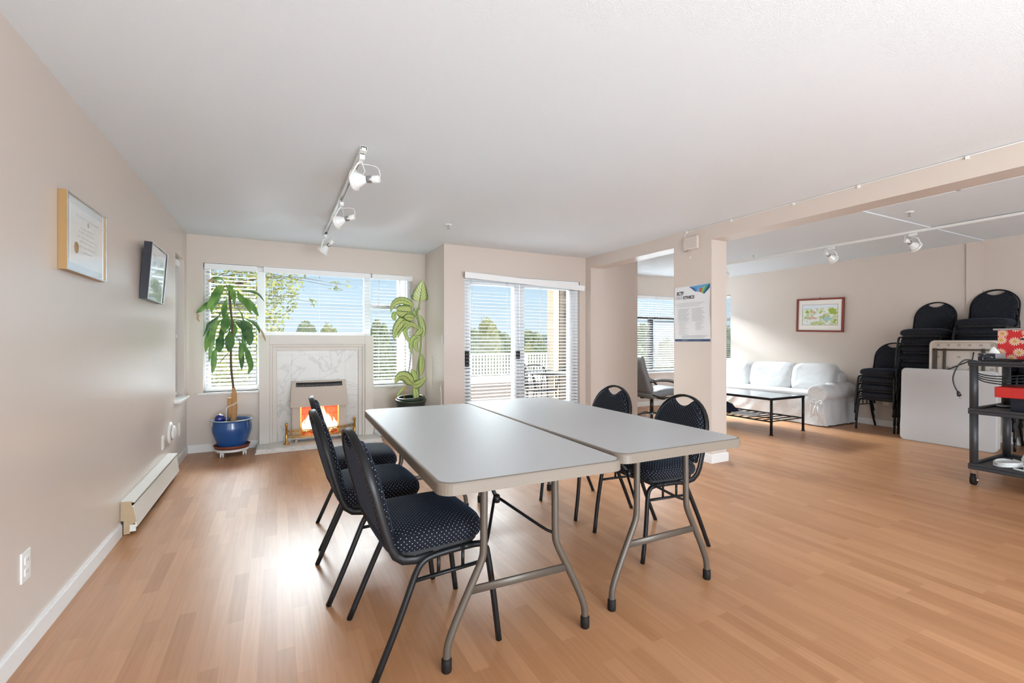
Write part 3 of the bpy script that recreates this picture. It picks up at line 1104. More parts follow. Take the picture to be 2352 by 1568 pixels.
for x, y in ((CX0 + 0.03, CY1 - 0.03), (CX1 - 0.03, CY1 - 0.03), (CX0 + 0.03, CY0 + 0.03), (CX1 - 0.03, CY0 + 0.03)):
    mb = MB()
    for z0, z1 in ((0.165, 0.602), (0.630, 1.007)):
        mb.tube([(lx(x), ly(y), z0), (lx(x), ly(y), z1)], 0.028, 12)
    mb.build('post', M['cart'], ct)
    cs = MB()
    cs.tube([(lx(x), ly(y) - 0.0145, 0.048), (lx(x), ly(y) + 0.0145, 0.048)], 0.046, 20)
    w = cs.build('caster', M['rubber'], ct)
    fk = MB()
    for s in (-1, 1):
        fk.box(lx(x) - 0.018, lx(x) + 0.018, ly(y) + s * 0.021 - 0.0025, ly(y) + s * 0.021 + 0.0025, 0.04, 0.128)
    fk.box(lx(x) - 0.026, lx(x) + 0.026, ly(y) - 0.024, ly(y) + 0.024, 0.124, 0.136)
    fk.tube([(lx(x), ly(y) - 0.03, 0.048), (lx(x), ly(y) + 0.03, 0.048)], 0.006, 8)
    fk.build('fork', M['chrome'], w)

def floral_material():
    m = bpy.data.materials.new('red_floral_print')
    m.use_nodes = True
    n = m.node_tree.nodes
    l = m.node_tree.links
    b = n['Principled BSDF']
    b.inputs['Roughness'].default_value = 0.45
    t_ = n.new('ShaderNodeTexCoord')
    v = n.new('ShaderNodeTexVoronoi')
    v.voronoi_dimensions = '2D'
    v.inputs['Scale'].default_value = 12.0
    v.inputs['Randomness'].default_value = 0.75
    l.new(t_.outputs['UV'], v.inputs['Vector'])
    # petals: angle around the cell centre
    sub = n.new('ShaderNodeVectorMath')
    sub.operation = 'SUBTRACT'
    mp_ = n.new('ShaderNodeVectorMath')
    mp_.operation = 'SCALE'
    mp_.inputs['Scale'].default_value = 12.0
    l.new(t_.outputs['UV'], mp_.inputs[0])
    ps = n.new('ShaderNodeVectorMath')
    ps.operation = 'SCALE'
    ps.inputs['Scale'].default_value = 12.0
    l.new(v.outputs['Position'], ps.inputs[0])
    l.new(mp_.outputs[0], sub.inputs[0])
    l.new(ps.outputs[0], sub.inputs[1])
    sp = n.new('ShaderNodeSeparateXYZ')
    l.new(sub.outputs[0], sp.inputs[0])
    at = n.new('ShaderNodeMath')
    at.operation = 'ARCTAN2'
    l.new(sp.outputs['X'], at.inputs[0])
    l.new(sp.outputs['Y'], at.inputs[1])
    ml = n.new('ShaderNodeMath')
    ml.operation = 'MULTIPLY'
    ml.inputs[1].default_value = 14
    l.new(at.outputs[0], ml.inputs[0])
    sn = n.new('ShaderNodeMath')
    sn.operation = 'SINE'
    l.new(ml.outputs[0], sn.inputs[0])
    ma = n.new('ShaderNodeMath')
    ma.operation = 'MULTIPLY_ADD'
    ma.inputs[1].default_value = 0.10
    l.new(sn.outputs[0], ma.inputs[0])
    l.new(v.outputs['Distance'], ma.inputs[2])
    r1 = n.new('ShaderNodeValToRGB')
    r1.color_ramp.interpolation = 'CONSTANT'
    e_ = r1.color_ramp.elements
    e_[0].position = 0.0
    e_[0].color = srgb(200, 172, 60)
    e_[1].position = 0.13
    e_[1].color = srgb(196, 40, 40)
    for p_, c_ in ((0.20, srgb(228, 214, 190)), (0.36, srgb(196, 40, 40))):
        q = e_.new(p_)
        q.color = c_
    l.new(ma.outputs[0], r1.inputs[0])
    l.new(r1.outputs[0], b.inputs['Base Color'])
    return m
bx = thing('gift_box', 'red floral patterned box with silver rim on top of the cart', 'box', (5.765, 1.482, 1.023))
MB().box(-0.14, 0.14, -0.26, 0.14, 0.0, 0.285).build('body', floral_material(), bx, bevel=0.004)
MB().box(-0.155, 0.155, -0.275, 0.165, 0.285, 0.300).build('rim', M['silver_metal'], bx, bevel=0.002)
MB().box(-0.1425, -0.1395, -0.10, 0.0, 0.20, 0.215).build('slot', M['black'], bx)

def tissue_mat():
    m = mat('black_white_print', (0.8, 0.8, 0.8, 1), 0.5)
    n = m.node_tree.nodes
    l = m.node_tree.links
    w = n.new('ShaderNodeTexWave')
    w.inputs['Scale'].default_value = 45
    w.inputs['Distortion'].default_value = 6
    t_ = n.new('ShaderNodeTexCoord')
    l.new(t_.outputs['Object'], w.inputs['Vector'])
    r_ = n.new('ShaderNodeValToRGB')
    r_.color_ramp.elements[0].position = 0.45
    r_.color_ramp.elements[0].color = (0.02, 0.022, 0.03, 1)
    r_.color_ramp.elements[1].position = 0.55
    r_.color_ramp.elements[1].color = (0.55, 0.56, 0.58, 1)
    l.new(w.outputs[0], r_.inputs[0])
    l.new(r_.outputs[0], n['Principled BSDF'].inputs['Base Color'])
    return m
tb = thing('tissue_box', 'flat black and white tissue box with a raised tissue on the cart top', 'box', (5.80, 1.81 - 0.26, 1.023))
tb.location = (5.36, 1.622, 1.023)
# local box
MB().box(0.0, 0.22, -0.065, 0.045, 0.0, 0.085).build('carton', tissue_mat(), tb, bevel=0.003)
def tiss(u, v):
    a = 2 * PI * u
    r = 0.028 * (1 - v) ** 0.6 + 0.004
    return (0.11 + r * math.cos(a) * 0.5, -0.02 + r * math.sin(a) * (1.2 + 0.2 * math.sin(3 * a)), 0.082 + 0.055 * v + 0.004 * math.sin(5 * a) * v)
MB().grid(tiss, 20, 6, closed_u=True).build('tissue', M['paper'], tb)

# black power cord looped over the cart and hanging down with its plug
cb = thing('hanging_cable', 'black power cord with plug hanging over the left corner of the cart', 'cord', (CX0, 1.66, 1.03))
o_ = (CX0, 1.66, 1.03)
def rel(p):
    return (p[0] - o_[0], p[1] - o_[1], p[2] - o_[2])
main = bez([rel(p) for p in ((5.55, 1.38, 1.03), (5.34, 1.52, 1.034), (5.27, 1.60, 1.035), (5.21, 1.675, 1.055), (5.185, 1.71, 1.04), (5.165, 1.74, 0.98), (5.155, 1.758, 0.90), (5.16, 1.75, 0.83), (5.165, 1.728, 0.775))], 6)
MB().tube(main, 0.0055, 8).build('cable', M['cable_black'], cb)
pl = MB()
e0 = Vector(main[-1])
pl.tube([e0 + Vector((0, 0.002, 0.012)), e0, e0 + Vector((0.001, -0.008, -0.03))], [0.007, 0.012, 0.016], 10)
pl.build('plug', M['cable_black'], cb)
pr_ = MB()
for s in (-1, 1):
    q = e0 + Vector((0.001 + s * 0.006, -0.008, -0.03))
    pr_.tube([q, q + Vector((0, -0.005, -0.02))], 0, rect=(0.002, 0.006))
pr_.build('prong', M['chrome'], cb)
lp = thing('looped_cables', 'bundle of black cables looping below the cart top shelf', 'cord', (CX0, 1.6, 0.95))
mb = MB()
for k in range(4):
    d = k * 0.022
    mb.tube(bez([(0.02 + d * 0.3, 0.085, 0.085 + 0.01), (0.05 + d, 0.06, 0.01 - d * 0.9), (0.22 + d, 0.0, -0.035 - d), (0.45, -0.12, -0.03 - d * 1.2), (0.62, -0.25, 0.0 - d)], 6), 0.005, 7)
mb.build('cables', M['cable_black'], lp)
tb2 = thing('cable_heap', 'heap of black cables lying on the cart top before the floral box', 'cord', (5.32, 1.5, 1.023))
mb = MB()
for k in range(3):
    mb.tube(bez([(-0.06, 0.10, 0.01 + 0.012 * k), (0.02, 0.07 - 0.03 * k, 0.016 + 0.012 * k), (0.08, -0.03, 0.012 + 0.012 * k), (0.05, -0.14 - 0.02 * k, 0.014 + 0.012 * k), (0.10, -0.25, 0.01 + 0.012 * k)], 6), 0.006, 7)
mb.build('cables', M['cable_black'], tb2)
rc = thing('remote_control', 'grey remote control lying on the cart top at the picture edge', 'remote', (5.33, 1.345, 1.023))
MB().box(-0.025, 0.025, -0.10, 0.045, 0.0, 0.024).build('case', mat('remote_grey', srgb(150, 150, 152), 0.4), rc, bevel=0.006)
mb = MB()
for i in range(3):
    for j in range(4):
        mb.box(-0.017 + i * 0.013, -0.009 + i * 0.013, -0.02 + j * 0.014, -0.012 + j * 0.014, 0.024, 0.027)
mb.build('buttons', M['black'], rc)
# middle shelf
rt = thing('red_tray', 'flat red box lid jutting out on top of the dark case on the middle shelf', 'box', (5.36, 1.36, 0.752))
MB().box(-0.10, 0.26, -0.13, 0.175, 0.0, 0.085).build('lid', M['red_card'], rt, bevel=0.004)
dk = thing('dark_case', 'dark navy plastic case under the red lid on the middle shelf', 'case', (5.42, 1.36, 0.628))
MB().box(-0.10, 0.30, -0.13, 0.10, 0.0, 0.124).build('body', mat('dark_case_navy', srgb(30, 33, 44), 0.4), dk, bevel=0.006)
ds = thing('metal_dish', 'flat shiny metal dish on the middle shelf behind the cart post', 'dish', (5.72, 1.60, 0.628))
MB().lathe([(0.03, 0.0), (0.055, 0.004), (0.062, 0.014), (0.060, 0.016), (0.05, 0.008)], 28).build('bowl', M['silver_metal'], ds)
# bottom shelf: white extension leads and adapters
ex = thing('extension_lead', 'coiled white extension cord on the bottom shelf of the cart', 'cord', (5.42, 1.50, 0.165))
mb = MB()
loop = []
for k in range(3 * 18 + 1):
    a = 2 * PI * k / 18
    loop.append((0.115 * math.cos(a), 0.075 * math.sin(a), 0.012 + 0.011 * (k / 18) + 0.006 * math.sin(2 * a)))
mb.tube(loop, 0.009, 8)
mb.tube(bez([(0.02, -0.072, 0.02), (0.10, -0.14, 0.018), (0.02, -0.20, 0.014), (-0.12, -0.16, 0.012), (-0.10, -0.06, 0.012)], 6), 0.009, 8)
mb.build('cable', M['cable_white'], ex)
ps = thing('power_strip', 'white power strip lying on the bottom shelf of the cart', 'power strip', (5.36, 1.33, 0.165))
MB().box(-0.03, 0.03, -0.10, 0.06, 0.0, 0.045).build('case', M['white_plastic'], ps, bevel=0.008)
mb = MB()
for j in range(3):
    for s in (-1, 1):
        mb.box(s * 0.008 - 0.002, s * 0.008 + 0.002, -0.08 + j * 0.045, -0.068 + j * 0.045, 0.0452, 0.0462)
mb.build('sockets', M['black'], ps)
ad = thing('camera_dome', 'rounded white plastic device with a grey front on the bottom shelf', 'device', (5.62, 1.40, 0.165))
MB().lathe([(0.06, 0.0), (0.072, 0.012), (0.075, 0.05), (0.062, 0.085), (0.03, 0.105), (0.004, 0.11)], 28).build('shell', M['white_plastic'], ad)
MB().lathe([(0.02, 0), (0.026, 0.004), (0.026, 0.018), (0.01, 0.022)], 18, center=(-0.08, 0.0, 0.05), axis='X').build('front', M['grey_metal'], ad)

# ------------------------------------------------------------------ slipcovered sofa
SX, SY0, SY1 = 7.70, 3.72, 5.95
sf = thing('sofa', 'white slipcovered three seat sofa against the right wall', 'sofa', (7.28, 4.83, 0))
def wrinkle(mb, amp=0.006, seed=0.0):
    """soft creases that run down and across the cloth"""
    mb.bm.normal_update()
    for v in mb.bm.verts:
        p = v.co
        q = Vector((p.x * 3.1 + seed, p.y * 3.1, p.z * 2.3 + seed))
        w = noise.noise(q * 1.1) + 0.55 * noise.noise(q * 2.7 + Vector((3, 1, 7)))
        r = 1.0 - abs(noise.noise(Vector((p.y * 5.0 + p.z * 4.0 + seed, p.z * 2.2 - p.y * 1.5, p.x * 3))) * 2.4)
        v.co = p + v.normal * amp * (w + 0.9 * max(0.0, r) ** 3)
    return mb
def cushion(x0, x1, y0, y1, z0, z1, puff=0.03, p=0.28, n=24):
    """soft box"""
    cx, cy, cz = (x0 + x1) / 2, (y0 + y1) / 2, (z0 + z1) / 2
    hx, hy, hz = (x1 - x0) / 2, (y1 - y0) / 2, (z1 - z0) / 2
    mb = MB()
    def fn(u, v):
        a = 2 * PI * u
        b = PI * (v - 0.5)
        cb, sb = math.cos(b), math.sin(b)
        ca, sa = math.cos(a), math.sin(a)
        g = lambda q, e: math.copysign(abs(q) ** e, q)
        return (cx + hx * g(cb, p) * g(ca, p), cy + hy * g(cb, p) * g(sa, p), cz + hz * g(sb, p))
    mb.grid(fn, n * 3, n * 2, closed_u=True)
    return wrinkle(mb, 0.010, y0)
ox, oy = 7.28, 4.83
def loc_box(m_):
    for v in m_.bm.verts:
        v.co.x -= ox
        v.co.y -= oy
    return m_
# base with hanging skirt: gathered folds
def skirt():
    mb = MB()
    x0, x1, y0, y1 = 6.90, 7.65, SY0 + 0.03, SY1 - 0.03
    def fn(u, v):
        s = u * 4
        k = int(min(3, s))
        f = s - k
        cor = [(x0, y1), (x0, y0), (x1, y0), (x1, y1), (x0, y1)]
        px = cor[k][0] + (cor[k + 1][0] - cor[k][0]) * f
        py = cor[k][1] + (cor[k + 1][1] - cor[k][1]) * f
        w = (0.010 * math.sin(34 * u * PI + 1.3 * math.sin(11 * u)) + 0.008 * math.sin(61 * u)) * (1 - v) + 0.03 * (1 - v)
        nx, ny = ((-1, 0), (0, -1), (1, 0), (0, 1))[k]
        return (px + nx * w, py + ny * w, 0.012 + 0.40 * v)
    mb.grid(fn, 240, 12)
    return loc_box(wrinkle(mb, 0.012, 5.0))
skirt().build('skirt', M['sofa'], sf)
loc_box(cushion(6.92, 7.50, SY0 + 0.12, SY1 - 0.05, 0.25, 0.475, p=0.22)).build('seat_cushion', M['sofa_cushion'], sf)
loc_box(cushion(7.42, 7.69, SY0 + 0.10, SY1 - 0.05, 0.2, 0.80, p=0.3)).build('back', M['sofa'], sf)
cy_ = [(SY0 + 0.13, 4.46), (4.44, 5.18), (5.16, 5.90)]
for i, (a, b_) in enumerate(cy_):
    cm = cushion(7.26, 7.55, a, b_, 0.44, 0.875 - 0.01 * i, p=0.42)
    for v in cm.bm.verts:
        v.co.x += (v.co.z - 0.66) * 0.22
    loc_box(cm).build('back_cushion', M['sofa_cushion'], sf)
# rolled arm
def arm(y0, y1):
    mb = MB()
    ym = (y0 + y1) / 2
    prof = []
    for i in range(24):
        a = -0.9 + (PI + 1.8) * i / 23
        prof.append((ym + 0.140 * math.cos(a), 0.470 + 0.125 * math.sin(a)))
    prof = [(ym + 0.10, 0.02 + 0.3 * i / 6) for i in range(7)] + prof + [(ym - 0.10 - 0.02 * i / 6, 0.32 - 0.3 * i / 6) for i in range(7)]
    k = len(prof)
    xs = [6.865, 6.875, 6.90] + [6.93 + 0.72 * i / 22 for i in range(23)]
    sc_ = [0.90, 0.96, 0.99] + [1.0 + 0.02 * math.sin(i * 0.9) for i in range(23)]
    rows = []
    for x, s in zip(xs, sc_):
        rows.append([mb.bm.verts.new((x - ox, ym + (y - ym) * s - oy, 0.30 + (z - 0.30) * (s if z > 0.3 else 1.0))) for y, z in prof])
    for i in range(len(rows) - 1):
        for j in range(k - 1):
            f = mb.bm.faces.new((rows[i][j], rows[i][j + 1], rows[i + 1][j + 1], rows[i + 1][j]))
            f.smooth = True
    mb.bm.faces.new(rows[0])
    mb.bm.faces.new(rows[-1][::-1])
    return wrinkle(mb, 0.009, 2.0)
arm(SY0 - 0.03, SY0 + 0.24).build('arm', M['sofa'], sf)
# gathered front of the right arm with a tied bow
bw = MB()
for dy, dz, dx in ((-0.05, -0.20, -0.03), (0.045, -0.17, -0.02)):
    bw.tube(bez([(6.855 - ox, SY0 + 0.09 - oy, 0.33), (6.835 - ox + dx * 0.3, SY0 + 0.09 + dy * 0.6 - oy, 0.33 + dz * 0.5), (6.842 - ox, SY0 + 0.09 + dy - oy, 0.33 + dz)], 5), 0, rect=(0.030, 0.004), up=(1, 0, 0))
for dy in (-0.055, 0.055):
    bw.tube(bez([(6.855 - ox, SY0 + 0.09 - oy, 0.335), (6.84 - ox, SY0 + 0.09 + dy - oy, 0.37), (6.835 - ox, SY0 + 0.09 + dy * 1.2 - oy, 0.325), (6.85 - ox, SY0 + 0.09 - oy, 0.33)], 5), 0, rect=(0.024, 0.004), up=(1, 0, 0))
bw.sphere((6.848 - ox, SY0 + 0.09 - oy, 0.332), 0.02, 2)
bw.build('bow', M['sofa_cushion'], sf)

# ------------------------------------------------------------------ coffee table
tx0, tx1, ty0, ty1 = 5.645, 6.36, 3.695, 4.96
ctb = thing('coffee_table', 'low black metal coffee table with glossy glass top before the sofa', 'table', ((tx0 + tx1) / 2, (ty0 + ty1) / 2, 0))
hx, hy = (tx1 - tx0) / 2, (ty1 - ty0) / 2
for sx_ in (-1, 1):
    for sy in (-1, 1):
        mb = MB()
        mb.tube([(sx_ * (hx - 0.016), sy * (hy - 0.016), 0.012), (sx_ * (hx - 0.016), sy * (hy - 0.016), 0.455)], 0, rect=(0.030, 0.030))
        mb.lathe([(0.024, 0.0), (0.027, 0.005), (0.018, 0.014)], 16, center=(sx_ * (hx - 0.016), sy * (hy - 0.016), 0))
        mb.build('leg', M['black_metal'], ctb)
mb = MB()
for s in (-1, 1):
    mb.box(-hx, hx, s * hy - 0.014 - s * 0.014, s * hy + 0.014 - s * 0.014, 0.450, 0.480)
    mb.box(s * hx - 0.014 - s * 0.014, s * hx + 0.014 - s * 0.014, -hy + 0.028, hy - 0.028, 0.450, 0.480)
mb.build('top_frame', M['black_metal'], ctb, bevel=0.002)
MB().box(-hx + 0.028, hx - 0.028, -hy + 0.028, hy - 0.028, 0.470, 0.479).build('glass_top', mat('smoked_glass_top', srgb(120, 124, 128), 0.06, spec=0.9, coat=1.0), ctb)
mb = MB()
for s in (-1, 1):
    mb.box(s * (hx - 0.016) - 0.008, s * (hx - 0.016) + 0.008, -hy + 0.02, hy - 0.02, 0.165, 0.182)
k = 11
for i in range(k):
    y = -hy + 0.03 + (2 * hy - 0.06) * i / (k - 1)
    mb.box(-hx + 0.02, hx - 0.02, y - 0.006, y + 0.006, 0.168, 0.180)
mb.build('slatted_shelf', M['black_metal'], ctb)
# navy cloth heap and magazines on the shelf
nb = thing('folded_jacket', 'dark navy jacket heaped on the lower shelf of the coffee table', 'jacket', (5.95, 4.70, 0.182))
def heap(u, v):
    a = 2 * PI * u
    r = (1 - v) ** 0.7
    k_ = 1 + 0.12 * math.sin(3 * a + 1) + 0.07 * math.sin(7 * a)
    return (0.24 * r * k_ * math.cos(a), 0.30 * r * k_ * math.sin(a), 0.135 * (1 - r * r) * (1 + 0.15 * math.sin(4 * a + 2 * v * 5)) + 0.012 * math.sin(9 * a + 14 * v) * (1 - v) * v * 3 + 0.002)
MB().grid(heap, 48, 12, closed_u=True).build('cloth', M['navy_cloth'], nb)
for i, (w, c_, lb) in enumerate(((0.30, srgb(186, 176, 168), 'pale magazine on the lower shelf of the coffee table under the grey one'), (0.27, srgb(120, 124, 128), 'grey magazine on top of the pale one on the coffee table shelf'))):
    mg = thing('magazine', lb, 'magazine', (5.86 + 0.01 * i, 4.22 + 0.02 * i, 0.182 + 0.013 * i), R(4 - 6 * i))
    MB().box(-0.11, 0.11, -w / 2, w / 2, 0.001, 0.0115).build('pages', M['paper'], mg)
    MB().box(-0.112, 0.112, -w / 2 - 0.002, w / 2 + 0.002, 0.0115, 0.013).build('cover', mat('magazine_cover', c_, 0.3), mg)

# ------------------------------------------------------------------ grey leather recliner (faces right)
rcn = thing('recliner', 'grey leather lounge armchair with bentwood arms by the far window', 'armchair', (5.27, 5.42, 0), R(-8))
def pad(path, wid, thick, tufts=0):
    """upholstered slab swept along a side profile path in x-z, across y"""
    P = bez(path, 6)
    mb = MB()
    n = len(P)
    def fn(u, v):
        i = min(n - 1, int(v * (n - 1) + 1e-6))
        p = P[i]
        q = P[min(n - 1, i + 1)] - P[max(0, i - 1)]
        t_ = q.normalized()
        nr = Vector((-t_.z, 0, t_.x))
        a = 2 * PI * u
        e = 0.45
        ca, sa = math.cos(a), math.sin(a)
        yy = math.copysign(abs(ca) ** e, ca) * wid / 2
        th = math.copysign(abs(sa) ** e, sa) * thick / 2
        k = 1.0 - 0.10 * (abs(math.sin(v * PI * tufts)) < 0.25 if tufts else 0)
        ends = min(1.0, v * 12, (1 - v) * 12)
        return (p.x + nr.x * th * k * max(0.35, ends), yy * (0.94 + 0.06 * ends), p.z + nr.z * th * k * max(0.35, ends))
    mb.grid(fn, 40, n - 1, closed_u=True)
    bm = mb.bm
    bmesh.ops.holes_fill(bm, edges=[e for e in bm.edges if e.is_boundary], sides=0)
    return mb
pad([(0.36, 0, 0.43), (0.15, 0, 0.435), (-0.08, 0, 0.40), (-0.20, 0, 0.385)], 0.54, 0.13, 3).build('seat', M['leather'], rcn)
pad([(-0.17, 0, 0.42), (-0.24, 0, 0.60), (-0.32, 0, 0.80), (-0.36, 0, 0.98)], 0.54, 0.12, 4).build('backrest', M['leather'], rcn)
pad([(-0.30, 0, 0.84), (-0.325, 0, 0.92), (-0.335, 0, 0.97)], 0.46, 0.10).build('headrest', M['leather'], rcn)
for sg in (-1, 1):
    y = sg * 0.315
    ar = MB().tube(bez([(-0.24, y, 0.60), (-0.10, y, 0.615), (0.10, y, 0.60), (0.25, y, 0.545), (0.33, y, 0.47), (0.30, y, 0.40), (0.16, y, 0.36), (-0.05, y, 0.36), (-0.2, y, 0.40)], 6), 0, rect=(0.05, 0.022), up=(0, 0, 1)).build('arm', M['dark_wood'], rcn)
    MB().tube(bez([(-0.20, y, 0.622), (-0.05, y, 0.634), (0.12, y, 0.616), (0.24, y, 0.566)], 5), 0, rect=(0.062, 0.03), up=(0, 0, 1)).build('arm_pad', M['leather'], ar)
mb = MB()
mb.tube([(0, 0, 0.06), (0, 0, 0.34)], 0.028, 14)
mb.tube([(0, -0.30, 0.335), (0, 0.30, 0.335)], 0, rect=(0.05, 0.02))
mb.tube([(-0.20, 0, 0.33), (0.25, 0, 0.33)], 0, rect=(0.05, 0.02))
mb.build('column', M['dark_wood'], rcn)
mb = MB()
for i in range(5):
    a = 2 * PI * i / 5 + 0.3
    mb.tube(bez([(0, 0, 0.09), (0.16 * math.cos(a), 0.16 * math.sin(a), 0.075), (0.33 * math.cos(a), 0.33 * math.sin(a), 0.018)], 4), 0, rect=(0.045, 0.025), up=(0, 0, 1))
mb.build('base', M['dark_wood'], rcn)
# ------------------------------------------------------------------ fireplace
fp = thing('fireplace', 'cream fireplace surround with white marble slips and hearth on the back wall', 'fireplace', (0.447, 6.0, 0))
def fx(x):
    return x - 0.447
def fy(y):
    return y - 6.0
HT = 1.285
sr = MB()
# stepped frame: outermost face proud, stepping back to the marble
for (xa, xb, zt, y) in ((-0.18, 1.075, HT, 5.885),):
    sr.box(fx(-0.18), fx(-0.075), fy(5.885), fy(5.998), 0.05, HT)
    sr.box(fx(0.972), fx(1.075), fy(5.885), fy(5.998), 0.05, HT)
    sr.box(fx(-0.075), fx(0.972), fy(5.885), fy(5.998), 1.175, HT)
sr.build('surround', M['mantel'], fp, bevel=0.003)
for i, (d, y) in enumerate(((0.0, 5.905), (0.028, 5.925))):
    st = MB()
    a0, a1, zt = -0.075 + d, 0.972 - d, 1.175 - d
    w = 0.028 if i == 0 else 0.045
    st.box(fx(a0), fx(a0 + w), fy(y), fy(5.998), 0.05, zt)
    st.box(fx(a1 - w), fx(a1), fy(y), fy(5.998), 0.05, zt)
    st.box(fx(a0 + w), fx(a1 - w), fy(y), fy(5.998), zt - w, zt)
    st.build('moulding', M['mantel'], fp, bevel=0.003)
mb = MB()
gx = [-0.002, 0.150, 0.455, 0.745, 0.899]
gz = [0.05, 0.45, 0.76, 1.05, 1.102]
for i in range(4):
    for j in range(4):
        mb.box(fx(gx[i]) + 0.0008, fx(gx[i + 1]) - 0.0008, fy(5.947), fy(5.96), gz[j] + 0.0008, gz[j + 1] - 0.0008)
mb.build('marble_slip', M['marble'], fp)
MB().box(fx(-0.01), fx(0.91), fy(5.95), fy(5.975), 0.05, 1.11).build('slip_backing', M['grout'], fp)
MB().box(fx(-0.20), fx(1.12), fy(5.60), fy(5.96), 0.012, 0.050).build('hearth', M['marble'], fp, bevel=0.004)
MB().box(fx(-0.212), fx(1.132), fy(5.588), fy(5.95), 0.0, 0.014).build('hearth_edge', M['mantel'], fp, bevel=0.003)

# gas fire standing on the hearth
gf = thing('gas_fire', 'cream flame-effect gas fire with sloping hood glowing in the fireplace', 'fire', (0.447, 5.84, 0.05))
def gx_(x):
    return x - 0.447
mb = MB()
for a, b_ in ((0.150, 0.240), (0.655, 0.745)):
    mb.box(gx_(a), gx_(b_), -0.02, 0.105, 0.03, 0.43)
mb.box(gx_(0.24), gx_(0.655), -0.02, 0.105, 0.03, 0.062)
mb.build('side_panels', M['heater_body'], gf, bevel=0.006)
# hood: bowed sloping sheet
hd_ = MB()
def hood(u, v):
    x = -0.295 - 0.018 * (1 - v) + (0.59 + 0.036 * (1 - v)) * u
    bow = 0.045 * (1 - (2 * u - 1) ** 2)
    y = 0.06 - 0.15 * (1 - v) ** 0.8 - bow * (0.5 + 0.5 * v)
    return (x, y, 0.41 + 0.285 * v)
hd_.grid(hood, 24, 8)
def hood_top(u, v):
    p = hood(u, 1.0)
    return (p[0], p[1] + (0.105 - p[1]) * v, p[2])
hd_.grid(hood_top, 24, 2)
def hood_bot(u, v):
    p = hood(u, 0.0)
    return (p[0], p[1] + (0.06 - p[1]) * v, p[2])
hd_.grid(hood_bot, 24, 2)
for u in (0.0, 1.0):
    f_ = [hood(u, k / 6) for k in range(7)] + [(hood(u, 1)[0], 0.105, 0.695), (hood(u, 0)[0], 0.105, 0.41)]
    hd_.quad(f_)
hd_.build('hood', M['heater_body'], gf)
gr = MB()
sl_ = MB()
for i in range(46):
    u = 0.09 + 0.82 * i / 45
    p0, p1 = Vector(hood(u, 0.80)), Vector(hood(u, 0.88))
    gr.tube([p0 + Vector((0, -0.003, 0)), p1 + Vector((0, -0.003, 0))], 0.0026, 4)
def slot(u, v):
    p = Vector(hood(0.075 + 0.85 * u, 0.78 + 0.17 * v))
    return p + Vector((0, -0.0015, 0))
sl_.grid(slot, 24, 2)
sl_.build('vent_slot', M['dark_gap'], gf)
gr.build('vent_bars', M['grey_metal'], gf)
mb = MB()
for x in (0.243, 0.650):
    mb.box(gx_(x) - 0.010, gx_(x) + 0.010, -0.026, -0.012, 0.06, 0.43)
mb.build('brass_trim', M['brass'], gf, bevel=0.002)
brick = bpy.data.materials.new('glowing_firebrick')
brick.use_nodes = True
n_ = brick.node_tree.nodes
l_ = brick.node_tree.links
bt = n_.new('ShaderNodeTexBrick')
bt.inputs['Color1'].default_value = srgb(226, 98, 58)
bt.inputs['Color2'].default_value = srgb(206, 84, 50)
bt.inputs['Mortar'].default_value = srgb(150, 50, 34)
bt.inputs['Scale'].default_value = 1.0
bt.inputs['Brick Width'].default_value = 0.16
bt.inputs['Row Height'].default_value = 0.075
bt.inputs['Mortar Size'].default_value = 0.003
tc_ = n_.new('ShaderNodeTexCoord')
l_.new(tc_.outputs['UV'], bt.inputs['Vector'])
pb = n_['Principled BSDF']
l_.new(bt.outputs[0], pb.inputs['Base Color'])
l_.new(bt.outputs[0], pb.inputs['Emission Color'])
pb.inputs['Emission Strength'].default_value = 0.75
mb = MB()
mb.box(-0.205, 0.205, 0.085, 0.10, 0.06, 0.46)
mb.build('fire_back', brick, gf)
fm = bpy.data.materials.new('flame')
fm.use_nodes = True
n_ = fm.node_tree.nodes
l_ = fm.node_tree.links
n_.clear()
tc_ = n_.new('ShaderNodeTexCoord')
s_ = n_.new('ShaderNodeSeparateXYZ')
l_.new(tc_.outputs['Object'], s_.inputs[0])
nz_ = n_.new('ShaderNodeTexNoise')
nz_.inputs['Scale'].default_value = 18
l_.new(tc_.outputs['Object'], nz_.inputs['Vector'])
ad_ = n_.new('ShaderNodeMath')
ad_.operation = 'MULTIPLY_ADD'
ad_.inputs[1].default_value = 0.16
l_.new(nz_.outputs['Fac'], ad_.inputs[0])
l_.new(s_.outputs['Z'], ad_.inputs[2])
rr = n_.new('ShaderNodeValToRGB')
e_ = rr.color_ramp.elements
e_[0].position = 0.16
e_[0].color = (1.0, 0.78, 0.32, 1)
e_[1].position = 0.56
e_[1].color = (1.0, 0.35, 0.08, 1)
for p_, c_ in ((0.26, (1.0, 0.93, 0.62, 1)), (0.40, (1.0, 0.84, 0.42, 1))):
    q = e_.new(p_)
    q.color = c_
l_.new(ad_.outputs[0], rr.inputs[0])
em = n_.new('ShaderNodeEmission')
em.inputs['Strength'].default_value = 1.25
l_.new(rr.outputs[0], em.inputs[0])
oo = n_.new('ShaderNodeOutputMaterial')
l_.new(em.outputs[0], oo.inputs[0])
fr_ = random.Random(3)
mb = MB()
tongues = [(-0.165, 0.16, 0.035), (-0.125, 0.23, 0.045), (-0.075, 0.19, 0.045), (-0.03, 0.27, 0.05), (0.02, 0.36, 0.06), (0.06, 0.31, 0.055), (0.105, 0.22, 0.05), (0.15, 0.17, 0.045), (0.18, 0.12, 0.03), (-0.02, 0.20, 0.06), (0.07, 0.20, 0.06), (-0.10, 0.15, 0.06)]
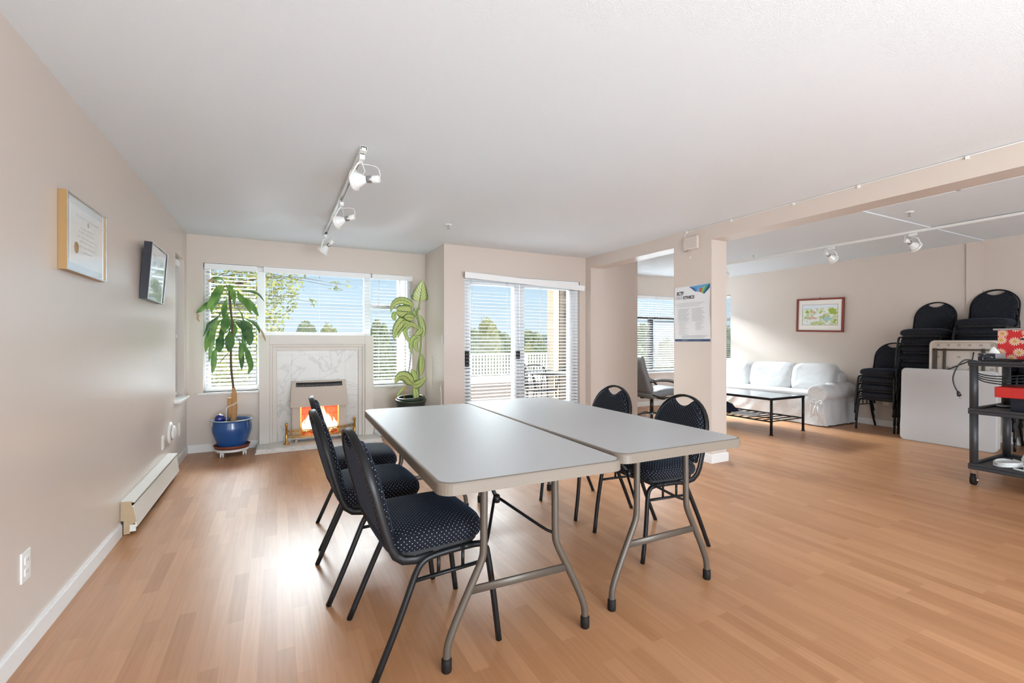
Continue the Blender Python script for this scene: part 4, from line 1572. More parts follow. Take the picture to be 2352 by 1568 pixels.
for x, h_, w in tongues:
    ph = fr_.random() * 6
    yb = 0.03 + fr_.random() * 0.03
    pts = []
    rad = []
    for k in range(11):
        t_ = k / 10
        pts.append((x + 0.018 * math.sin(ph + t_ * 5.5) * t_, yb, 0.085 + h_ * t_))
        rad.append(max(0.0015, w * 0.62 * math.sin(PI * min(1, 0.22 + 0.78 * t_)) ** 0.9 * (1 - 0.25 * t_)))
    k0 = len(mb.bm.verts)
    mb.tube(pts, rad, 12)
    mb.bm.verts.ensure_lookup_table()
    for v in list(mb.bm.verts)[k0:]:
        v.co.y = yb + (v.co.y - yb) * 0.4
mb.build('flames', fm, gf)
mb = MB()
for i in range(26):
    x = -0.19 + 0.38 * fr_.random()
    mb.sphere((x, 0.0 + 0.06 * fr_.random(), 0.085 + 0.022 * fr_.random()), 0.018 + 0.012 * fr_.random(), 1, scale=(1.3, 1, 0.8))
ember = mat('ember_bed', srgb(70, 16, 8), 0.8, noise=0.4, nscale=60, emit=(0.9, 0.10, 0.03, 1), estr=0.28)
mb.build('coals', ember, gf, smooth=True)
mb = MB()
for x in (-0.25, 0.25):
    mb.lathe([(0.014, 0.0), (0.016, 0.004), (0.012, 0.03)], 14, center=(x, 0.0, 0))
    mb.lathe([(0.014, 0.0), (0.016, 0.004), (0.012, 0.03)], 14, center=(x, 0.085, 0))
mb.build('foot', M['heater_body'], gf)

# brass fender
fd = thing('brass_fender', 'polished brass fender with ball posts on the hearth before the fire', 'fender', (0.465, 5.80, 0.05))
P0, P1 = Vector((0.095 - 0.465, 5.755 - 5.80, 0)), Vector((0.845 - 0.465, 5.86 - 5.80, 0))
for p in (P0, P1):
    mb = MB().lathe([(0.034, 0.0), (0.036, 0.006), (0.026, 0.012), (0.022, 0.020), (0.012, 0.03), (0.011, 0.19), (0.016, 0.195), (0.016, 0.203), (0.008, 0.207)], 20, center=(p.x, p.y, 0))
    o_post = mb.build('post', M['brass'], fd)
    MB().sphere((p.x, p.y, 0.221), 0.017, 3).build('ball', M['brass'], o_post)
def rail(u, z):
    q = P0.lerp(P1, u)
    return Vector((q.x, q.y - 0.085 * (1 - (2 * u - 1) ** 2), z))
mb = MB()
for z, w in ((0.073, 0.010), (0.088, 0.006), (0.138, 0.006), (0.153, 0.010)):
    mb.tube([rail(i / 24, z) for i in range(25)], 0, rect=(0.008, w), up=(0, 0, 1))
mb.build('rails', M['brass'], fd)
mb = MB()
for i in range(70):
    u = (i + 0.5) / 70
    mb.tube([rail(u, 0.088), rail(u, 0.138)], 0.0022, 4)
for i in range(16):
    u = (i + 0.5) / 16
    for za, zb in ((0.073, 0.088), (0.138, 0.153)):
        mb.tube([rail(u, za), rail(u, zb)], 0.004, 4)
mb.build('grille', M['brass'], fd)

# ------------------------------------------------------------------ electric baseboard heater
eh = thing('baseboard_heater', 'long white electric baseboard heater with tan end cap on the left wall', 'heater', (XL, 3.645, 0))
Ln = 1.395
prof = [(0.002, 0.205), (0.072, 0.205), (0.075, 0.198), (0.004, 0.198)]
mb = MB()
def ext(mb, poly, y0, y1, mi=0):
    lo = [mb.bm.verts.new((x, y0, z)) for x, z in poly]
    hi = [mb.bm.verts.new((x, y1, z)) for x, z in poly]
    mb.bm.faces.new(lo)
    mb.bm.faces.new(hi[::-1])
    k = len(poly)
    for i in range(k):
        mb.bm.faces.new((lo[i], lo[(i + 1) % k], hi[(i + 1) % k], hi[i])).material_index = mi
ext(mb, [(0.002, 0.212), (0.072, 0.205), (0.073, 0.197), (0.002, 0.200)], 0.004, Ln)
mb.build('top_plate', M['off_white'], eh)
mb = MB()
ext(mb, [(0.060, 0.178), (0.066, 0.182), (0.083, 0.055), (0.086, 0.045), (0.078, 0.040), (0.055, 0.165)], 0.004, Ln)
mb.build('front_panel', M['off_white'], eh)
mb = MB()
ext(mb, [(0.004, 0.20), (0.055, 0.20), (0.055, 0.06), (0.016, 0.03), (0.016, 0.085), (0.004, 0.09)], 0.01, Ln - 0.01)
mb.build('element', M['dark_gap'], eh)
for y in (0.0, Ln - 0.003):
    mb = MB()
    ext(mb, [(0.002, 0.210), (0.066, 0.205), (0.055, 0.195), (0.060, 0.175), (0.066, 0.165), (0.080, 0.075), (0.046, 0.05), (0.05, 0.006), (0.017, 0.003), (0.017, 0.088), (0.002, 0.09)], y, y + 0.004)
    mb.build('end_cap', M['tan_enamel'], eh)
mb = MB()
mb.box(0.048, 0.078, -0.002, 0.01, 0.018, 0.06)
mb.build('bracket', M['off_white'], eh)

# ------------------------------------------------------------------ pictures
def wall_frame(name, label, wall, a0, a1, z0, z1, depth, face, side, tilt=0.0, roll=0.0, cat='picture', fw=0.008):
    """framed sheet hung on an X wall; local: x across (to the viewer's right), y up, z towards the viewer"""
    w, h = abs(a1 - a0), z1 - z0
    t = thing(name, label, cat, (wall, (a0 + a1) / 2, (z0 + z1) / 2))
    sgn = 1 if wall < 0 else -1
    # viewer's right is +Y on the left wall (normal +X), -Y on right hand walls (normal -X)
    ex_ = Vector((0, sgn, 0))
    ez_ = Vector((sgn, 0, 0))
    ey_ = Vector((0, 0, 1))
    mtx = Matrix((ex_, ey_, ez_)).transposed().to_4x4()
    t.rotation_euler = (mtx @ Matrix.Rotation(roll, 4, 'Z') @ Matrix.Rotation(tilt, 4, 'X')).to_euler()
    off = (h / 2) * math.sin(abs(tilt)) + 0.001
    t.location.x += sgn * off
    fr = MB()
    for x0_, x1_, y0_, y1_ in ((-w / 2, -w / 2 + fw, -h / 2, h / 2), (w / 2 - fw, w / 2, -h / 2, h / 2), (-w / 2 + fw, w / 2 - fw, -h / 2, -h / 2 + fw), (-w / 2 + fw, w / 2 - fw, h / 2 - fw, h / 2)):
        fr.box(x0_, x1_, y0_, y1_, 0.0, depth - 0.002)
    o = fr.build('frame', side, t)
    fc = MB()
    for x0_, x1_, y0_, y1_ in ((-w / 2, -w / 2 + fw, -h / 2, h / 2), (w / 2 - fw, w / 2, -h / 2, h / 2), (-w / 2 + fw, w / 2 - fw, -h / 2, -h / 2 + fw), (-w / 2 + fw, w / 2 - fw, h / 2 - fw, h / 2)):
        fc.box(x0_, x1_, y0_, y1_, depth - 0.002, depth)
    fc.build('face', face, o)
    return t, w, h
GLZ = mat('glazed_mat_board', srgb(206, 212, 214), 0.05, spec=0.8, coat=1.0)
GLP = mat('glazed_paper', srgb(226, 227, 224), 0.05, spec=0.8, coat=1.0)
t, w, h = wall_frame('framed_certificate', 'gold framed certificate with a gold seal on the left wall', XL, 2.735, 3.262, 1.535, 1.893, 0.034, M['silver_metal'], M['gold_metal'], cat='certificate')
MB().box(-w / 2 + 0.006, w / 2 - 0.006, -h / 2 + 0.006, h / 2 - 0.006, 0.020, 0.026).build('mat_board', GLZ, t)
MB().box(-w / 2 + 0.05, w / 2 - 0.05, -h / 2 + 0.04, h / 2 - 0.045, 0.026, 0.0265).build('paper', GLP, t)
mb = MB()
for i, (yy, ln) in enumerate(((0.095, 0.30), (0.045, 0.16), (0.025, 0.22), (0.0, 0.26), (-0.02, 0.20), (-0.045, 0.24), (-0.07, 0.12))):
    k = int(ln / 0.012)
    for j in range(k):
        if (j * 7 + i * 3) % 5:
            mb.box(-ln / 2 + j * 0.012, -ln / 2 + j * 0.012 + 0.008, yy - 0.0025, yy + 0.0025, 0.0266, 0.0268)
mb.lathe([(0.001, 0.0266), (0.012, 0.0266), (0.012, 0.0268), (0.001, 0.0268)], 10, center=(0.01, 0.075, 0))
mb.build('printed_lines', M['light_ink'], t)
MB().lathe([(0.001, 0.0266), (0.027, 0.0266), (0.026, 0.0278), (0.001, 0.0278)], 28, center=(-0.14, -0.06, 0)).build('seal', M['gold_metal'], t)
t, w, h = wall_frame('framed_print', 'black sided silver fronted picture hung tilted on the left wall', XL, 4.085, 4.60, 1.515, 1.925, 0.05, M['silver_metal'], mat('black_frame', srgb(34, 36, 46), 0.35), tilt=R(4.0), roll=R(-0.5))
MB().box(-w / 2 + 0.006, w / 2 - 0.006, -h / 2 + 0.006, h / 2 - 0.006, 0.036, 0.042).build('mat_board', GLZ, t)
MB().box(-w / 2 + 0.08, w / 2 - 0.08, -h / 2 + 0.07, h / 2 - 0.07, 0.042, 0.0425).build('print', mat('glazed_grey_print', srgb(176, 178, 180), 0.05, coat=1.0, noise=0.25, nscale=9), t)

t, w, h = wall_frame('framed_watercolour', 'mahogany framed watercolour of green hills and houses above the sofa', XS, 3.892, 4.603, 1.362, 1.900, 0.028, mat('mahogany_face', srgb(132, 62, 48), 0.3), M['mahogany'], roll=R(-2.0), tilt=R(1.0), cat='painting', fw=0.028)
MB().box(-w / 2 + 0.02, w / 2 - 0.02, -h / 2 + 0.02, h / 2 - 0.02, 0.008, 0.014).build('mat_board', M['mat_board'], t)
wc = bpy.data.materials.new('watercolour')
wc.use_nodes = True
n_ = wc.node_tree.nodes
l_ = wc.node_tree.links
tcw = n_.new('ShaderNodeTexCoord')
def nzr(scale, lo, hi, src='Object'):
    q = n_.new('ShaderNodeTexNoise')
    q.inputs['Scale'].default_value = scale
    q.inputs['Detail'].default_value = 5
    l_.new(tcw.outputs[src], q.inputs['Vector'])
    r_ = n_.new('ShaderNodeMapRange')
    r_.inputs['From Min'].default_value = lo
    r_.inputs['From Max'].default_value = hi
    l_.new(q.outputs['Fac'], r_.inputs['Value'])
    return r_.outputs[0]
def mixc(fac, a, b_):
    q = n_.new('ShaderNodeMix')
    q.data_type = 'RGBA'
    if isinstance(a, tuple):
        q.inputs[6].default_value = a
    else:
        l_.new(a, q.inputs[6])
    q.inputs[7].default_value = b_
    l_.new(fac, q.inputs[0])
    return q.outputs[2]
c1 = mixc(nzr(14, 0.5, 0.62), srgb(232, 236, 230), srgb(196, 206, 150))
c2 = mixc(nzr(22, 0.56, 0.66), c1, srgb(150, 176, 96))
c3 = mixc(nzr(31, 0.62, 0.68), c2, srgb(206, 176, 150))
l_.new(c3, n_['Principled BSDF'].inputs['Base Color'])
n_['Principled BSDF'].inputs['Roughness'].default_value = 0.4
MB().box(-0.265, 0.265, -0.155, 0.165, 0.014, 0.0145).build('painted_sheet', wc, t)
def blob(mb, pts, z):
    vs = [mb.bm.verts.new((x, y, z)) for x, y in pts]
    mb.bm.faces.new(vs)
mb = MB()
blob(mb, [(-0.265, 0.10), (0.265, 0.13), (0.265, 0.165), (-0.265, 0.165)], 0.0147)
mb.build('sky_wash', mat('pale_wash', srgb(228, 234, 240), 0.4), t)
for nm, c_, sets in (('tree_strokes', srgb(158, 178, 70), [(0.19, 0.06, 0.055), (0.155, 0.075, 0.03), (0.225, 0.035, 0.035), (-0.19, 0.055, 0.03), (0.235, -0.08, 0.025), (0.22, -0.11, 0.02)]), ('roof_strokes', srgb(214, 172, 160), [(-0.11, -0.045, 0.035), (-0.14, -0.052, 0.03), (-0.07, -0.05, 0.028), (-0.10, 0.05, 0.03)]), ('pond_strokes', srgb(166, 204, 204), [(0.11, -0.05, 0.04), (0.15, -0.06, 0.03), (0.09, -0.075, 0.03)]), ('hill_strokes', srgb(190, 202, 140), [(-0.03, -0.125, 0.05), (-0.09, -0.135, 0.04), (0.03, -0.13, 0.04)])):
    mb = MB()
    for q, (x, y, r) in enumerate(sets):
        blob(mb, [(x + r * (1.3 if nm != 'tree_strokes' else 1) * math.cos(a_) * (1 + 0.25 * math.sin(3 * a_ + q)), y + r * (0.55 if nm != 'tree_strokes' else 0.9) * math.sin(a_) * (1 + 0.2 * math.sin(5 * a_ + q))) for a_ in [2 * PI * i / 16 for i in range(16)]], 0.0148 + 0.0001 * q)
    mb.build(nm, mat(nm, c_, 0.5, noise=0.12, nscale=60), t)
mb = MB()
for x0_, x1_, y0_, y1_ in ((-0.27, 0.27, 0.165, 0.170), (-0.27, 0.27, -0.160, -0.155), (-0.27, -0.265, -0.155, 0.165), (0.265, 0.27, -0.155, 0.165)):
    mb.box(x0_, x1_, y0_, y1_, 0.014, 0.016)
mb.build('inner_slip', mat('slip_grey', srgb(150, 138, 124), 0.5), t)
MB().lathe([(0.004, 0), (0.009, 0.003), (0.004, 0.008)], 10, center=(0.0, h / 2 + 0.004, 0.01)).build('hanger', M['mahogany'], t)

# ------------------------------------------------------------------ poster on the pillar
po = thing('poster', 'glossy printed poster headed ETHICS with a coloured corner fan on the pillar', 'poster', (XB, 3.373, 1.50))
ex_, ey_, ez_ = Vector((0, -1, 0)), Vector((0, 0, 1)), Vector((-1, 0, 0))
po.rotation_euler = Matrix((ex_, ey_, ez_)).transposed().to_euler()
PW, PH = 0.455, 0.580
def psh(x, y):
    q = 0.5 + y / PH
    return 0.003 + 0.010 * math.exp(-((x + PW / 2) / 0.05) ** 2) * math.sin(PI * q) + 0.006 * math.sin(q * 7 + x * 6) ** 2 * (1 - abs(2 * q - 1)) + 0.010 * math.exp(-((x - PW / 2) / 0.05) ** 2) * math.exp(-((q - 0.62) / 0.2) ** 2)
mb = MB()
mb.grid(lambda u, v: ((u - 0.5) * PW, (v - 0.5) * PH, psh((u - 0.5) * PW, (v - 0.5) * PH)), 36, 44)
mb.grid(lambda u, v: ((u - 0.5) * PW, (v - 0.5) * PH, psh((u - 0.5) * PW, (v - 0.5) * PH) - 0.0008), 36, 44)
mb.build('sheet', M['poster_paper'], po, recalc=False)
def decal(polys, name, m_):
    mb = MB()
    for poly, lift in polys:
        # subdivide along x so the print follows the sheet
        vs = [mb.bm.verts.new((x, y, psh(x, y) + 0.0030 + lift)) for x, y in poly]
        mb.bm.faces.new(vs)
    return mb.build(name, m_, po, recalc=False)
def strips(rows, name, m_):
    mb = MB()
    for x0_, x1_, y, hh in rows:
        k = max(1, int((x1_ - x0_) / 0.011))
        for i in range(k):
            xa, xb = x0_ + (x1_ - x0_) * i / k, x0_ + (x1_ - x0_) * (i + 0.78) / k
            vs = [mb.bm.verts.new((x, yy, psh(x, yy) + 0.0012)) for x, yy in ((xa, y), (xb, y), (xb, y + hh), (xa, y + hh))]
            mb.bm.faces.new(vs)
    return mb.build(name, m_, po, recalc=False)
tp_, rt_ = PH / 2, PW / 2
FAN = [((-0.035, tp_ - 0.008), (0.02, tp_ - 0.008), (0.055, tp_ - 0.063), (0.045, tp_ - 0.066), (0.030, tp_ - 0.055)),
       ((0.02, tp_ - 0.008), (0.06, tp_ - 0.008), (0.075, tp_ - 0.070), (0.055, tp_ - 0.064)),
       ((0.06, tp_ - 0.008), (0.09, tp_ - 0.006), (0.100, tp_ - 0.072), (0.075, tp_ - 0.072)),
       ((0.09, tp_ - 0.006), (0.15, tp_ - 0.003), (0.118, tp_ - 0.080), (0.100, tp_ - 0.074)),
       ((0.15, tp_ - 0.003), (0.185, tp_ - 0.002), (0.132, tp_ - 0.086), (0.118, tp_ - 0.080)),
       ((0.185, tp_ - 0.002), (0.218, tp_ - 0.001), (0.145, tp_ - 0.094), (0.132, tp_ - 0.086)),
       ((0.218, tp_ - 0.001), (0.2265, tp_ - 0.001), (0.2265, tp_ - 0.040), (0.155, tp_ - 0.098), (0.145, tp_ - 0.094))]
for k_, (poly, c_) in enumerate(zip(FAN, (srgb(60, 92, 150), srgb(84, 140, 190), srgb(120, 170, 206), srgb(196, 84, 60), srgb(150, 190, 96), srgb(70, 160, 130), srgb(36, 78, 128)))):
    decal([(poly, 0.0002)], 'corner_stripe', mat('poster_stripe', c_, 0.3))
decal([(((-0.035, tp_ - 0.008), (0.2265, tp_ - 0.001), (0.10, tp_ - 0.045)), 0.0005)], 'corner_stripe', mat('poster_blue', srgb(96, 156, 200), 0.3))
strips([(-0.15 - 0.065, rt_ - 0.002, -tp_ + 0.002, 0.012), (-0.215, rt_ - 0.002, -tp_ + 0.011, 0.010)], 'footer_band_print', M['navy_ink'])
mbf = MB()
mbf.grid(lambda u, v: ((u - 0.5) * PW, -tp_ + 0.001 + 0.024 * v, psh((u - 0.5) * PW, -tp_ + 0.001 + 0.024 * v) + 0.0009), 36, 2)
mbf.build('footer_band', M['navy_ink'], po, recalc=False)
rows = []
for i in range(3):
    rows.append((-0.20, 0.16 - 0.03 * i, 0.110 - 0.016 * i, 0.0035))
for i in range(11):
    y = 0.050 - 0.0125 * i
    rows.append((-0.18, -0.03 - 0.012 * ((i * 5) % 4), y, 0.0038))
    rows.append((0.0, 0.165 - 0.012 * ((i * 3) % 4), y, 0.0038))
for i in range(11):
    y = -0.092 - 0.0125 * i
    rows.append((-0.17, -0.04 - 0.014 * ((i * 3) % 5), y, 0.003))
    if i < 7:
        rows.append((0.05, 0.15 - 0.014 * ((i * 5) % 4), y, 0.003))
for i in range(3):
    rows.append((-0.13, 0.20 - 0.02 * i, -0.232 - 0.010 * i, 0.004))
strips(rows, 'body_text', M['grey_ink'])
strips([(-0.205, -0.11, 0.197, 0.003)], 'tagline', M['ink'])
strips([(-0.13, 0.12, -tp_ + 0.011, 0.003)], 'footer_text', M['paper'])
def lettering(txt, size, x, y, z, m_, parent, italic=0.0, width=None, name='lettering', bold=0.0):
    cu = bpy.data.curves.new(name, 'FONT')
    cu.body = txt
    cu.size = size
    cu.shear = italic
    cu.extrude = 0.0004
    cu.offset = bold
    tmp = bpy.data.objects.new(name, cu)
    COL.objects.link(tmp)
    bpy.context.view_layer.update()
    me = bpy.data.meshes.new_from_object(tmp.evaluated_get(bpy.context.evaluated_depsgraph_get()))
    bpy.data.objects.remove(tmp)
    xs = [v.co.x for v in me.vertices]
    k = (width / (max(xs) - min(xs))) if width else 1.0
    for v in me.vertices:
        v.co.x = (v.co.x - min(xs)) * k
    me.materials.clear()
    me.materials.append(m_)
    o = bpy.data.objects.new(name, me)
    COL.objects.link(o)
    o.parent = parent
    o.location = (x, y, z)
    return o
lettering('BCTF', 0.048, -0.200, 0.205, 0.0075, M['ink'], po, italic=0.2, width=0.096, bold=0.0012)
lettering('CODE OF', 0.040, -0.208, 0.158, 0.0105, mat('pale_letter_ink', srgb(176, 178, 182), 0.5), po, italic=0.0, width=0.092)
lettering('ETHICS', 0.044, -0.110, 0.157, 0.0075, M['ink'], po, italic=0.1, width=0.142, bold=0.001)

# ------------------------------------------------------------------ small wall fittings
def outlet(name, label, cat, wall, y, z, kind='duplex', w=0.072, h=0.116):
    sgn = 1 if wall < 3 and wall != XBUMP else -1
    t = thing(name, label, cat, (wall, y, z))
    MB().box(0 if sgn > 0 else -0.006, 0.006 if sgn > 0 else 0, -w / 2, w / 2, -h / 2, h / 2).build('plate', M['white_plastic'], t, bevel=0.002)
    a, b_ = (0.006, 0.009) if sgn > 0 else (-0.009, -0.006)
    mb = MB()
    if kind == 'duplex':
        for dz in (-0.022, 0.022):
            mb.box(a, b_, -0.017, 0.017, dz - 0.014, dz + 0.014)
        mb.build('socket', M['white_plastic'], t, bevel=0.001)
        mb = MB()
        for dz in (-0.022, 0.022):
            for dy in (-0.007, 0.007):
                mb.box(b_ - 0.0004 if sgn > 0 else a - 0.0006, b_ + 0.0006 if sgn > 0 else a + 0.0004, dy - 0.0014, dy + 0.0014, dz - 0.005, dz + 0.005)
        mb.build('slots', M['grey_metal'], t)
    elif kind == 'switch':
        mb.box(a, b_ if sgn > 0 else b_, -0.006, 0.006, -0.012, 0.012)
        mb.build('toggle', M['white_plastic'], t)
    return t
outlet('wall_outlet', 'white duplex wall outlet low on the left wall near the front', 'outlet', XL, 2.436, 0.342)
outlet('wall_outlet', 'white wall outlet just left of the round thermostat', 'outlet', XL, 4.83, 0.346)
outlet('wall_outlet', 'white wall outlet between the round thermostat and the corner', 'outlet', XL, 5.555, 0.336)
outlet('light_switch', 'white light switch on the wall corner beside the patio door', 'switch', XBUMP, 5.285, 1.237, 'switch', 0.05, 0.10)
outlet('wall_outlet', 'white wall outlet low behind the short chair stack', 'outlet', XS, 3.36, 0.36)
th = thing('thermostat', 'round white dial thermostat low on the left wall above the heater end', 'thermostat', (XL, 5.10, 0.385))
MB().lathe([(0.095, 0.0), (0.095, 0.014), (0.088, 0.020), (0.070, 0.022)], 36, axis='X').build('base', M['white_plastic'], th)
MB().lathe([(0.060, 0.022), (0.060, 0.040), (0.05, 0.046), (0.03, 0.05)], 36, axis='X').build('dial', M['white_plastic'], th)
MB().lathe([(0.064, 0.0215), (0.068, 0.0235), (0.061, 0.0255)], 36, axis='X', closed=True).build('scale_ring', M['grey_metal'], th)

jb = thing('junction_box', 'flat pinkish beige box fixed high on the pillar above the poster', 'box', (XB, 3.373, 2.232))
MB().box(-0.032, 0, -0.09, 0.09, -0.067, 0.067).build('cover', M['wall'], jb, bevel=0.008)
kn = MB()
for dy, dz in ((0.055, -0.080), (0.075, -0.083), (0.03, -0.078)):
    kn.lathe([(0.004, 0), (0.008, 0.004), (0.006, 0.012)], 10, center=(-0.012, dy, dz))
kn.build('gland', M['grey_metal'], jb)
nl = thing('wall_hook', 'tiny white hook on the pillar between the box and the poster', 'hook', (XB, 3.39, 2.085))
MB().tube(bez([(0, 0, 0.008), (-0.012, 0, 0.006), (-0.015, 0, -0.006), (-0.010, 0, -0.012)], 4), 0.0035, 8).build('hook_wire', M['white_plastic'], nl)
cbm = thing('surface_cable', 'thin white cable clipped along the top of the beam', 'cable', (XB, 3.46, 2.36))
MB().tube(bez([(-0.004, 0.0, -0.065), (-0.004, 0.005, -0.03), (-0.004, -0.01, -0.005), (-0.004, -0.05, 0.0)], 5) + [(-0.004, -1.0, 0.004), (-0.004, -2.0, 0.007), (-0.004, -3.6, 0.008)], 0.0035, 8).build('cable', M['cable_white'], cbm)
for y in (-0.02, -0.55, -1.14, -1.62, -2.22, -2.9):
    MB().box(-0.012, 0, y - 0.008, y + 0.008, -0.012, 0.008).build('clip', M['white_plastic'], cbm)

bc = thing('bead_cord', 'string of white blind beads hanging on the wall corner beside the variegated plant', 'cord', (XBUMP, 5.66, 1.02))
mb = MB()
for i in range(17):
    mb.sphere((-0.006, 0.0, -0.03 * i), 0.006, 1)
mb.build('beads', M['white_plastic'], bc)
MB().tube([(-0.006, 0, 0.0), (-0.006, 0, -0.49)], 0.0012, 5).build('thread', M['cable_white'], bc)
ct2 = thing('cable_stub', 'short white cable end hanging on the wall corner just above the table edge', 'cable', (XBUMP, 5.30, 0.60))
MB().tube(bez([(-0.005, 0.0, 0.10), (-0.012, 0.01, 0.05), (-0.006, 0.0, -0.05), (-0.005, -0.005, -0.5)], 5), [0.004] * 5 + [0.008] * 11, 8).build('cable', M['cable_white'], ct2)

# ------------------------------------------------------------------ ceiling fittings
def sprinkler(x, y, z, label):
    t = thing('sprinkler_head', label, 'sprinkler', (x, y, z), 0, 'ceiling sprinkler heads')
    MB().lathe([(0.002, 0.0), (0.034, 0.0), (0.030, -0.008), (0.012, -0.010)], 24).build('escutcheon', M['white_plastic'], t)
    mb = MB().lathe([(0.008, -0.008), (0.008, -0.022), (0.005, -0.024)], 12)
    for s in (-1, 1):
        mb.tube([(s * 0.007, 0, -0.02), (s * 0.011, 0, -0.032), (0, 0, -0.044)], 0.0018, 6)
    mb.lathe([(0.003, -0.046), (0.015, -0.045), (0.015, -0.043), (0.003, -0.042)], 16)
    mb.build('head', M['grey_metal'], t)
sprinkler(1.516, 4.334, H1, 'sprinkler head on the main ceiling right of the track light')
sprinkler(6.01, 4.20, H2, 'sprinkler head on the far room ceiling near the pillar')
sprinkler(4.85, 1.62, 2.462, 'sprinkler head on the strip of ceiling beside the beam')
sprinkler(5.40, 2.16, 2.455, 'sprinkler head on the recessed ceiling near the step')

def track(name, label, x, y0, y1, z):
    t = thing(name, label, 'track light', (x, (y0 + y1) / 2, z))
    L_ = (y1 - y0) / 2
    mb = MB()
    mb.box(-0.018, -0.013, -L_, L_, -0.022, 0)
    mb.box(0.013, 0.018, -L_, L_, -0.022, 0)
    mb.box(-0.013, 0.013, -L_, L_, -0.006, 0)
    mb.build('rail', M['white_plastic'], t)
    MB().box(-0.010, 0.010, -L_, L_, -0.008, -0.006).build('channel', M['grey_metal'], t)
    for s in (-1, 1):
        MB().box(-0.021, 0.021, s * L_ - (0.05 if s > 0 else 0.0), s * L_ + (0.0 if s > 0 else 0.05), -0.026, 0).build('end_feed', M['white_plastic'], t, bevel=0.002)
    return t
track('lighting_track', 'white lighting track on the main ceiling before the window wall', 0.46, 2.83, 5.36, H1)
track('lighting_track', 'long white lighting track across the far room ceiling', 6.33, 0.2, 5.6, H2)

def spot(x, y, z, d, label, drop=0.145, group='track spotlights on the main ceiling'):
    t = thing('track_spotlight', label, 'spotlight', (x, y, z), 0, group)
    d = Vector(d).normalized()
    c_ = Vector((0, 0, -drop))
    MB().box(-0.016, 0.016, -0.035, 0.035, -0.030, 0.0).build('adapter', M['white_plastic'], t, bevel=0.003)
    side = d.cross(Vector((0, 0, 1)))
    side.normalize()
    br = MB()
    fc = c_ + d * 0.045
    for s in (-1, 1):
        br.tube([Vector((0, 0, -0.028)), Vector((0, 0, -0.045)) + side * s * 0.02, Vector((0, 0, -0.07)) + side * s * 0.06, fc + side * s * 0.063 + Vector((0, 0, 0.0))], 0, rect=(0.012, 0.003), up=d)
    br.build('bracket', M['white_plastic'], t)
    def axial(prof, m_, name, par=t, n=24, closed=False):
        mb = MB().lathe(prof, n, closed=closed)
        q = d.to_track_quat('Z', 'Y').to_matrix()
        for v in mb.bm.verts:
            v.co = q @ v.co + c_
        return mb.build(name, m_, par)
    axial([(0.060, 0.055), (0.062, 0.052), (0.062, 0.032), (0.058, 0.030)], M['white_plastic'], 'gimbal_ring', closed=True)
    bl = axial([(0.004, 0.050), (0.030, 0.049), (0.052, 0.043), (0.055, 0.036), (0.050, 0.028), (0.034, -0.006), (0.020, -0.028), (0.018, -0.034)], mat('lamp_glass', srgb(238, 238, 236), 0.15), 'bulb')
    axial([(0.018, -0.033), (0.022, -0.036), (0.022, -0.066), (0.018, -0.070)], M['grey_metal'], 'lamp_cap')
    axial([(0.021, -0.068), (0.022, -0.070), (0.022, -0.110), (0.019, -0.113)], M['white_plastic'], 'lampholder')
    e = c_ - d * 0.112
    MB().tube(bez([Vector((0, 0, -0.05)), Vector((0, 0, -0.055)) - d * 0.045, Vector((0, 0, -0.075)) - d * 0.10, e + Vector((0, 0, 0.03)) - d * 0.005, e], 6), 0.0026, 6).build('wire', M['cable_white'], t)
    return t
spot(0.462, 2.93, H1 - 0.024, (-0.86, 0.50, -0.02), 'white track spotlight nearest the camera end of the main ceiling track')
spot(0.47, 3.99, H1 - 0.024, (-0.84, 0.42, -0.28), 'middle white track spotlight on the main ceiling track')
spot(0.46, 5.27, H1 - 0.024, (-0.62, 0.28, -0.72), 'white track spotlight nearest the window wall pointing downward')
spot(6.33, 2.50, H2 - 0.024, (0.72, -0.3, -0.45), 'white far room spotlight nearest the ceiling step', 0.13, 'track spotlights in the far room')
spot(6.33, 3.35, H2 - 0.024, (0.72, -0.15, -0.45), 'white far room spotlight midway along the long track', 0.13, 'track spotlights in the far room')
spot(6.33, 4.93, H2 - 0.024, (0.8, -0.1, -0.45), 'white far room spotlight half hidden by the pillar', 0.13, 'track spotlights in the far room')

# ------------------------------------------------------------------ corn plant in the blue pot
PY = 5.735
PX = -0.43
cad = thing('plant_caddy', 'white wheeled plant caddy under the blue pot', 'plant stand', (PX, PY, 0))
mb = MB()
for i in range(4):
    a = PI / 4 + i * PI / 2 + 0.2
    mb.tube([(0, 0, 0.062), (0.15 * math.cos(a), 0.15 * math.sin(a), 0.062)], 0, rect=(0.05, 0.022), up=(0, 0, 1))
mb.tube([(0.15 * math.cos(2 * PI * i / 24), 0.15 * math.sin(2 * PI * i / 24), 0.062) for i in range(24)], 0, rect=(0.022, 0.026), up=(0, 0, 1), closed=True)
mb.build('deck', M['white_plastic'], cad)
for i in range(4):
    a = PI / 4 + i * PI / 2 + 0.2
    x, y = 0.145 * math.cos(a), 0.145 * math.sin(a)
    mb = MB()
    for s in (-1, 1):
        mb.tube([(x + s * 0.004, y, 0.026), (x + s * 0.018, y, 0.026)], 0.026, 16)
    mb.tube([(x, y, 0.026), (x, y, 0.055)], 0.008, 8)
    mb.build('caster', M['white_plastic'], cad)
sau = thing('saucer', 'red brown terracotta saucer between the blue pot and its caddy', 'saucer', (PX, PY, 0.076))
MB().lathe([(0.002, 0.0), (0.145, 0.0), (0.160, 0.010), (0.172, 0.036), (0.166, 0.038), (0.150, 0.012), (0.002, 0.010)], 40).build('dish', M['terracotta'], sau)
cp = thing('corn_plant', 'tall drooping corn plant in a round blue glazed pot left of the fireplace', 'potted plant', (PX, PY, 0.088))
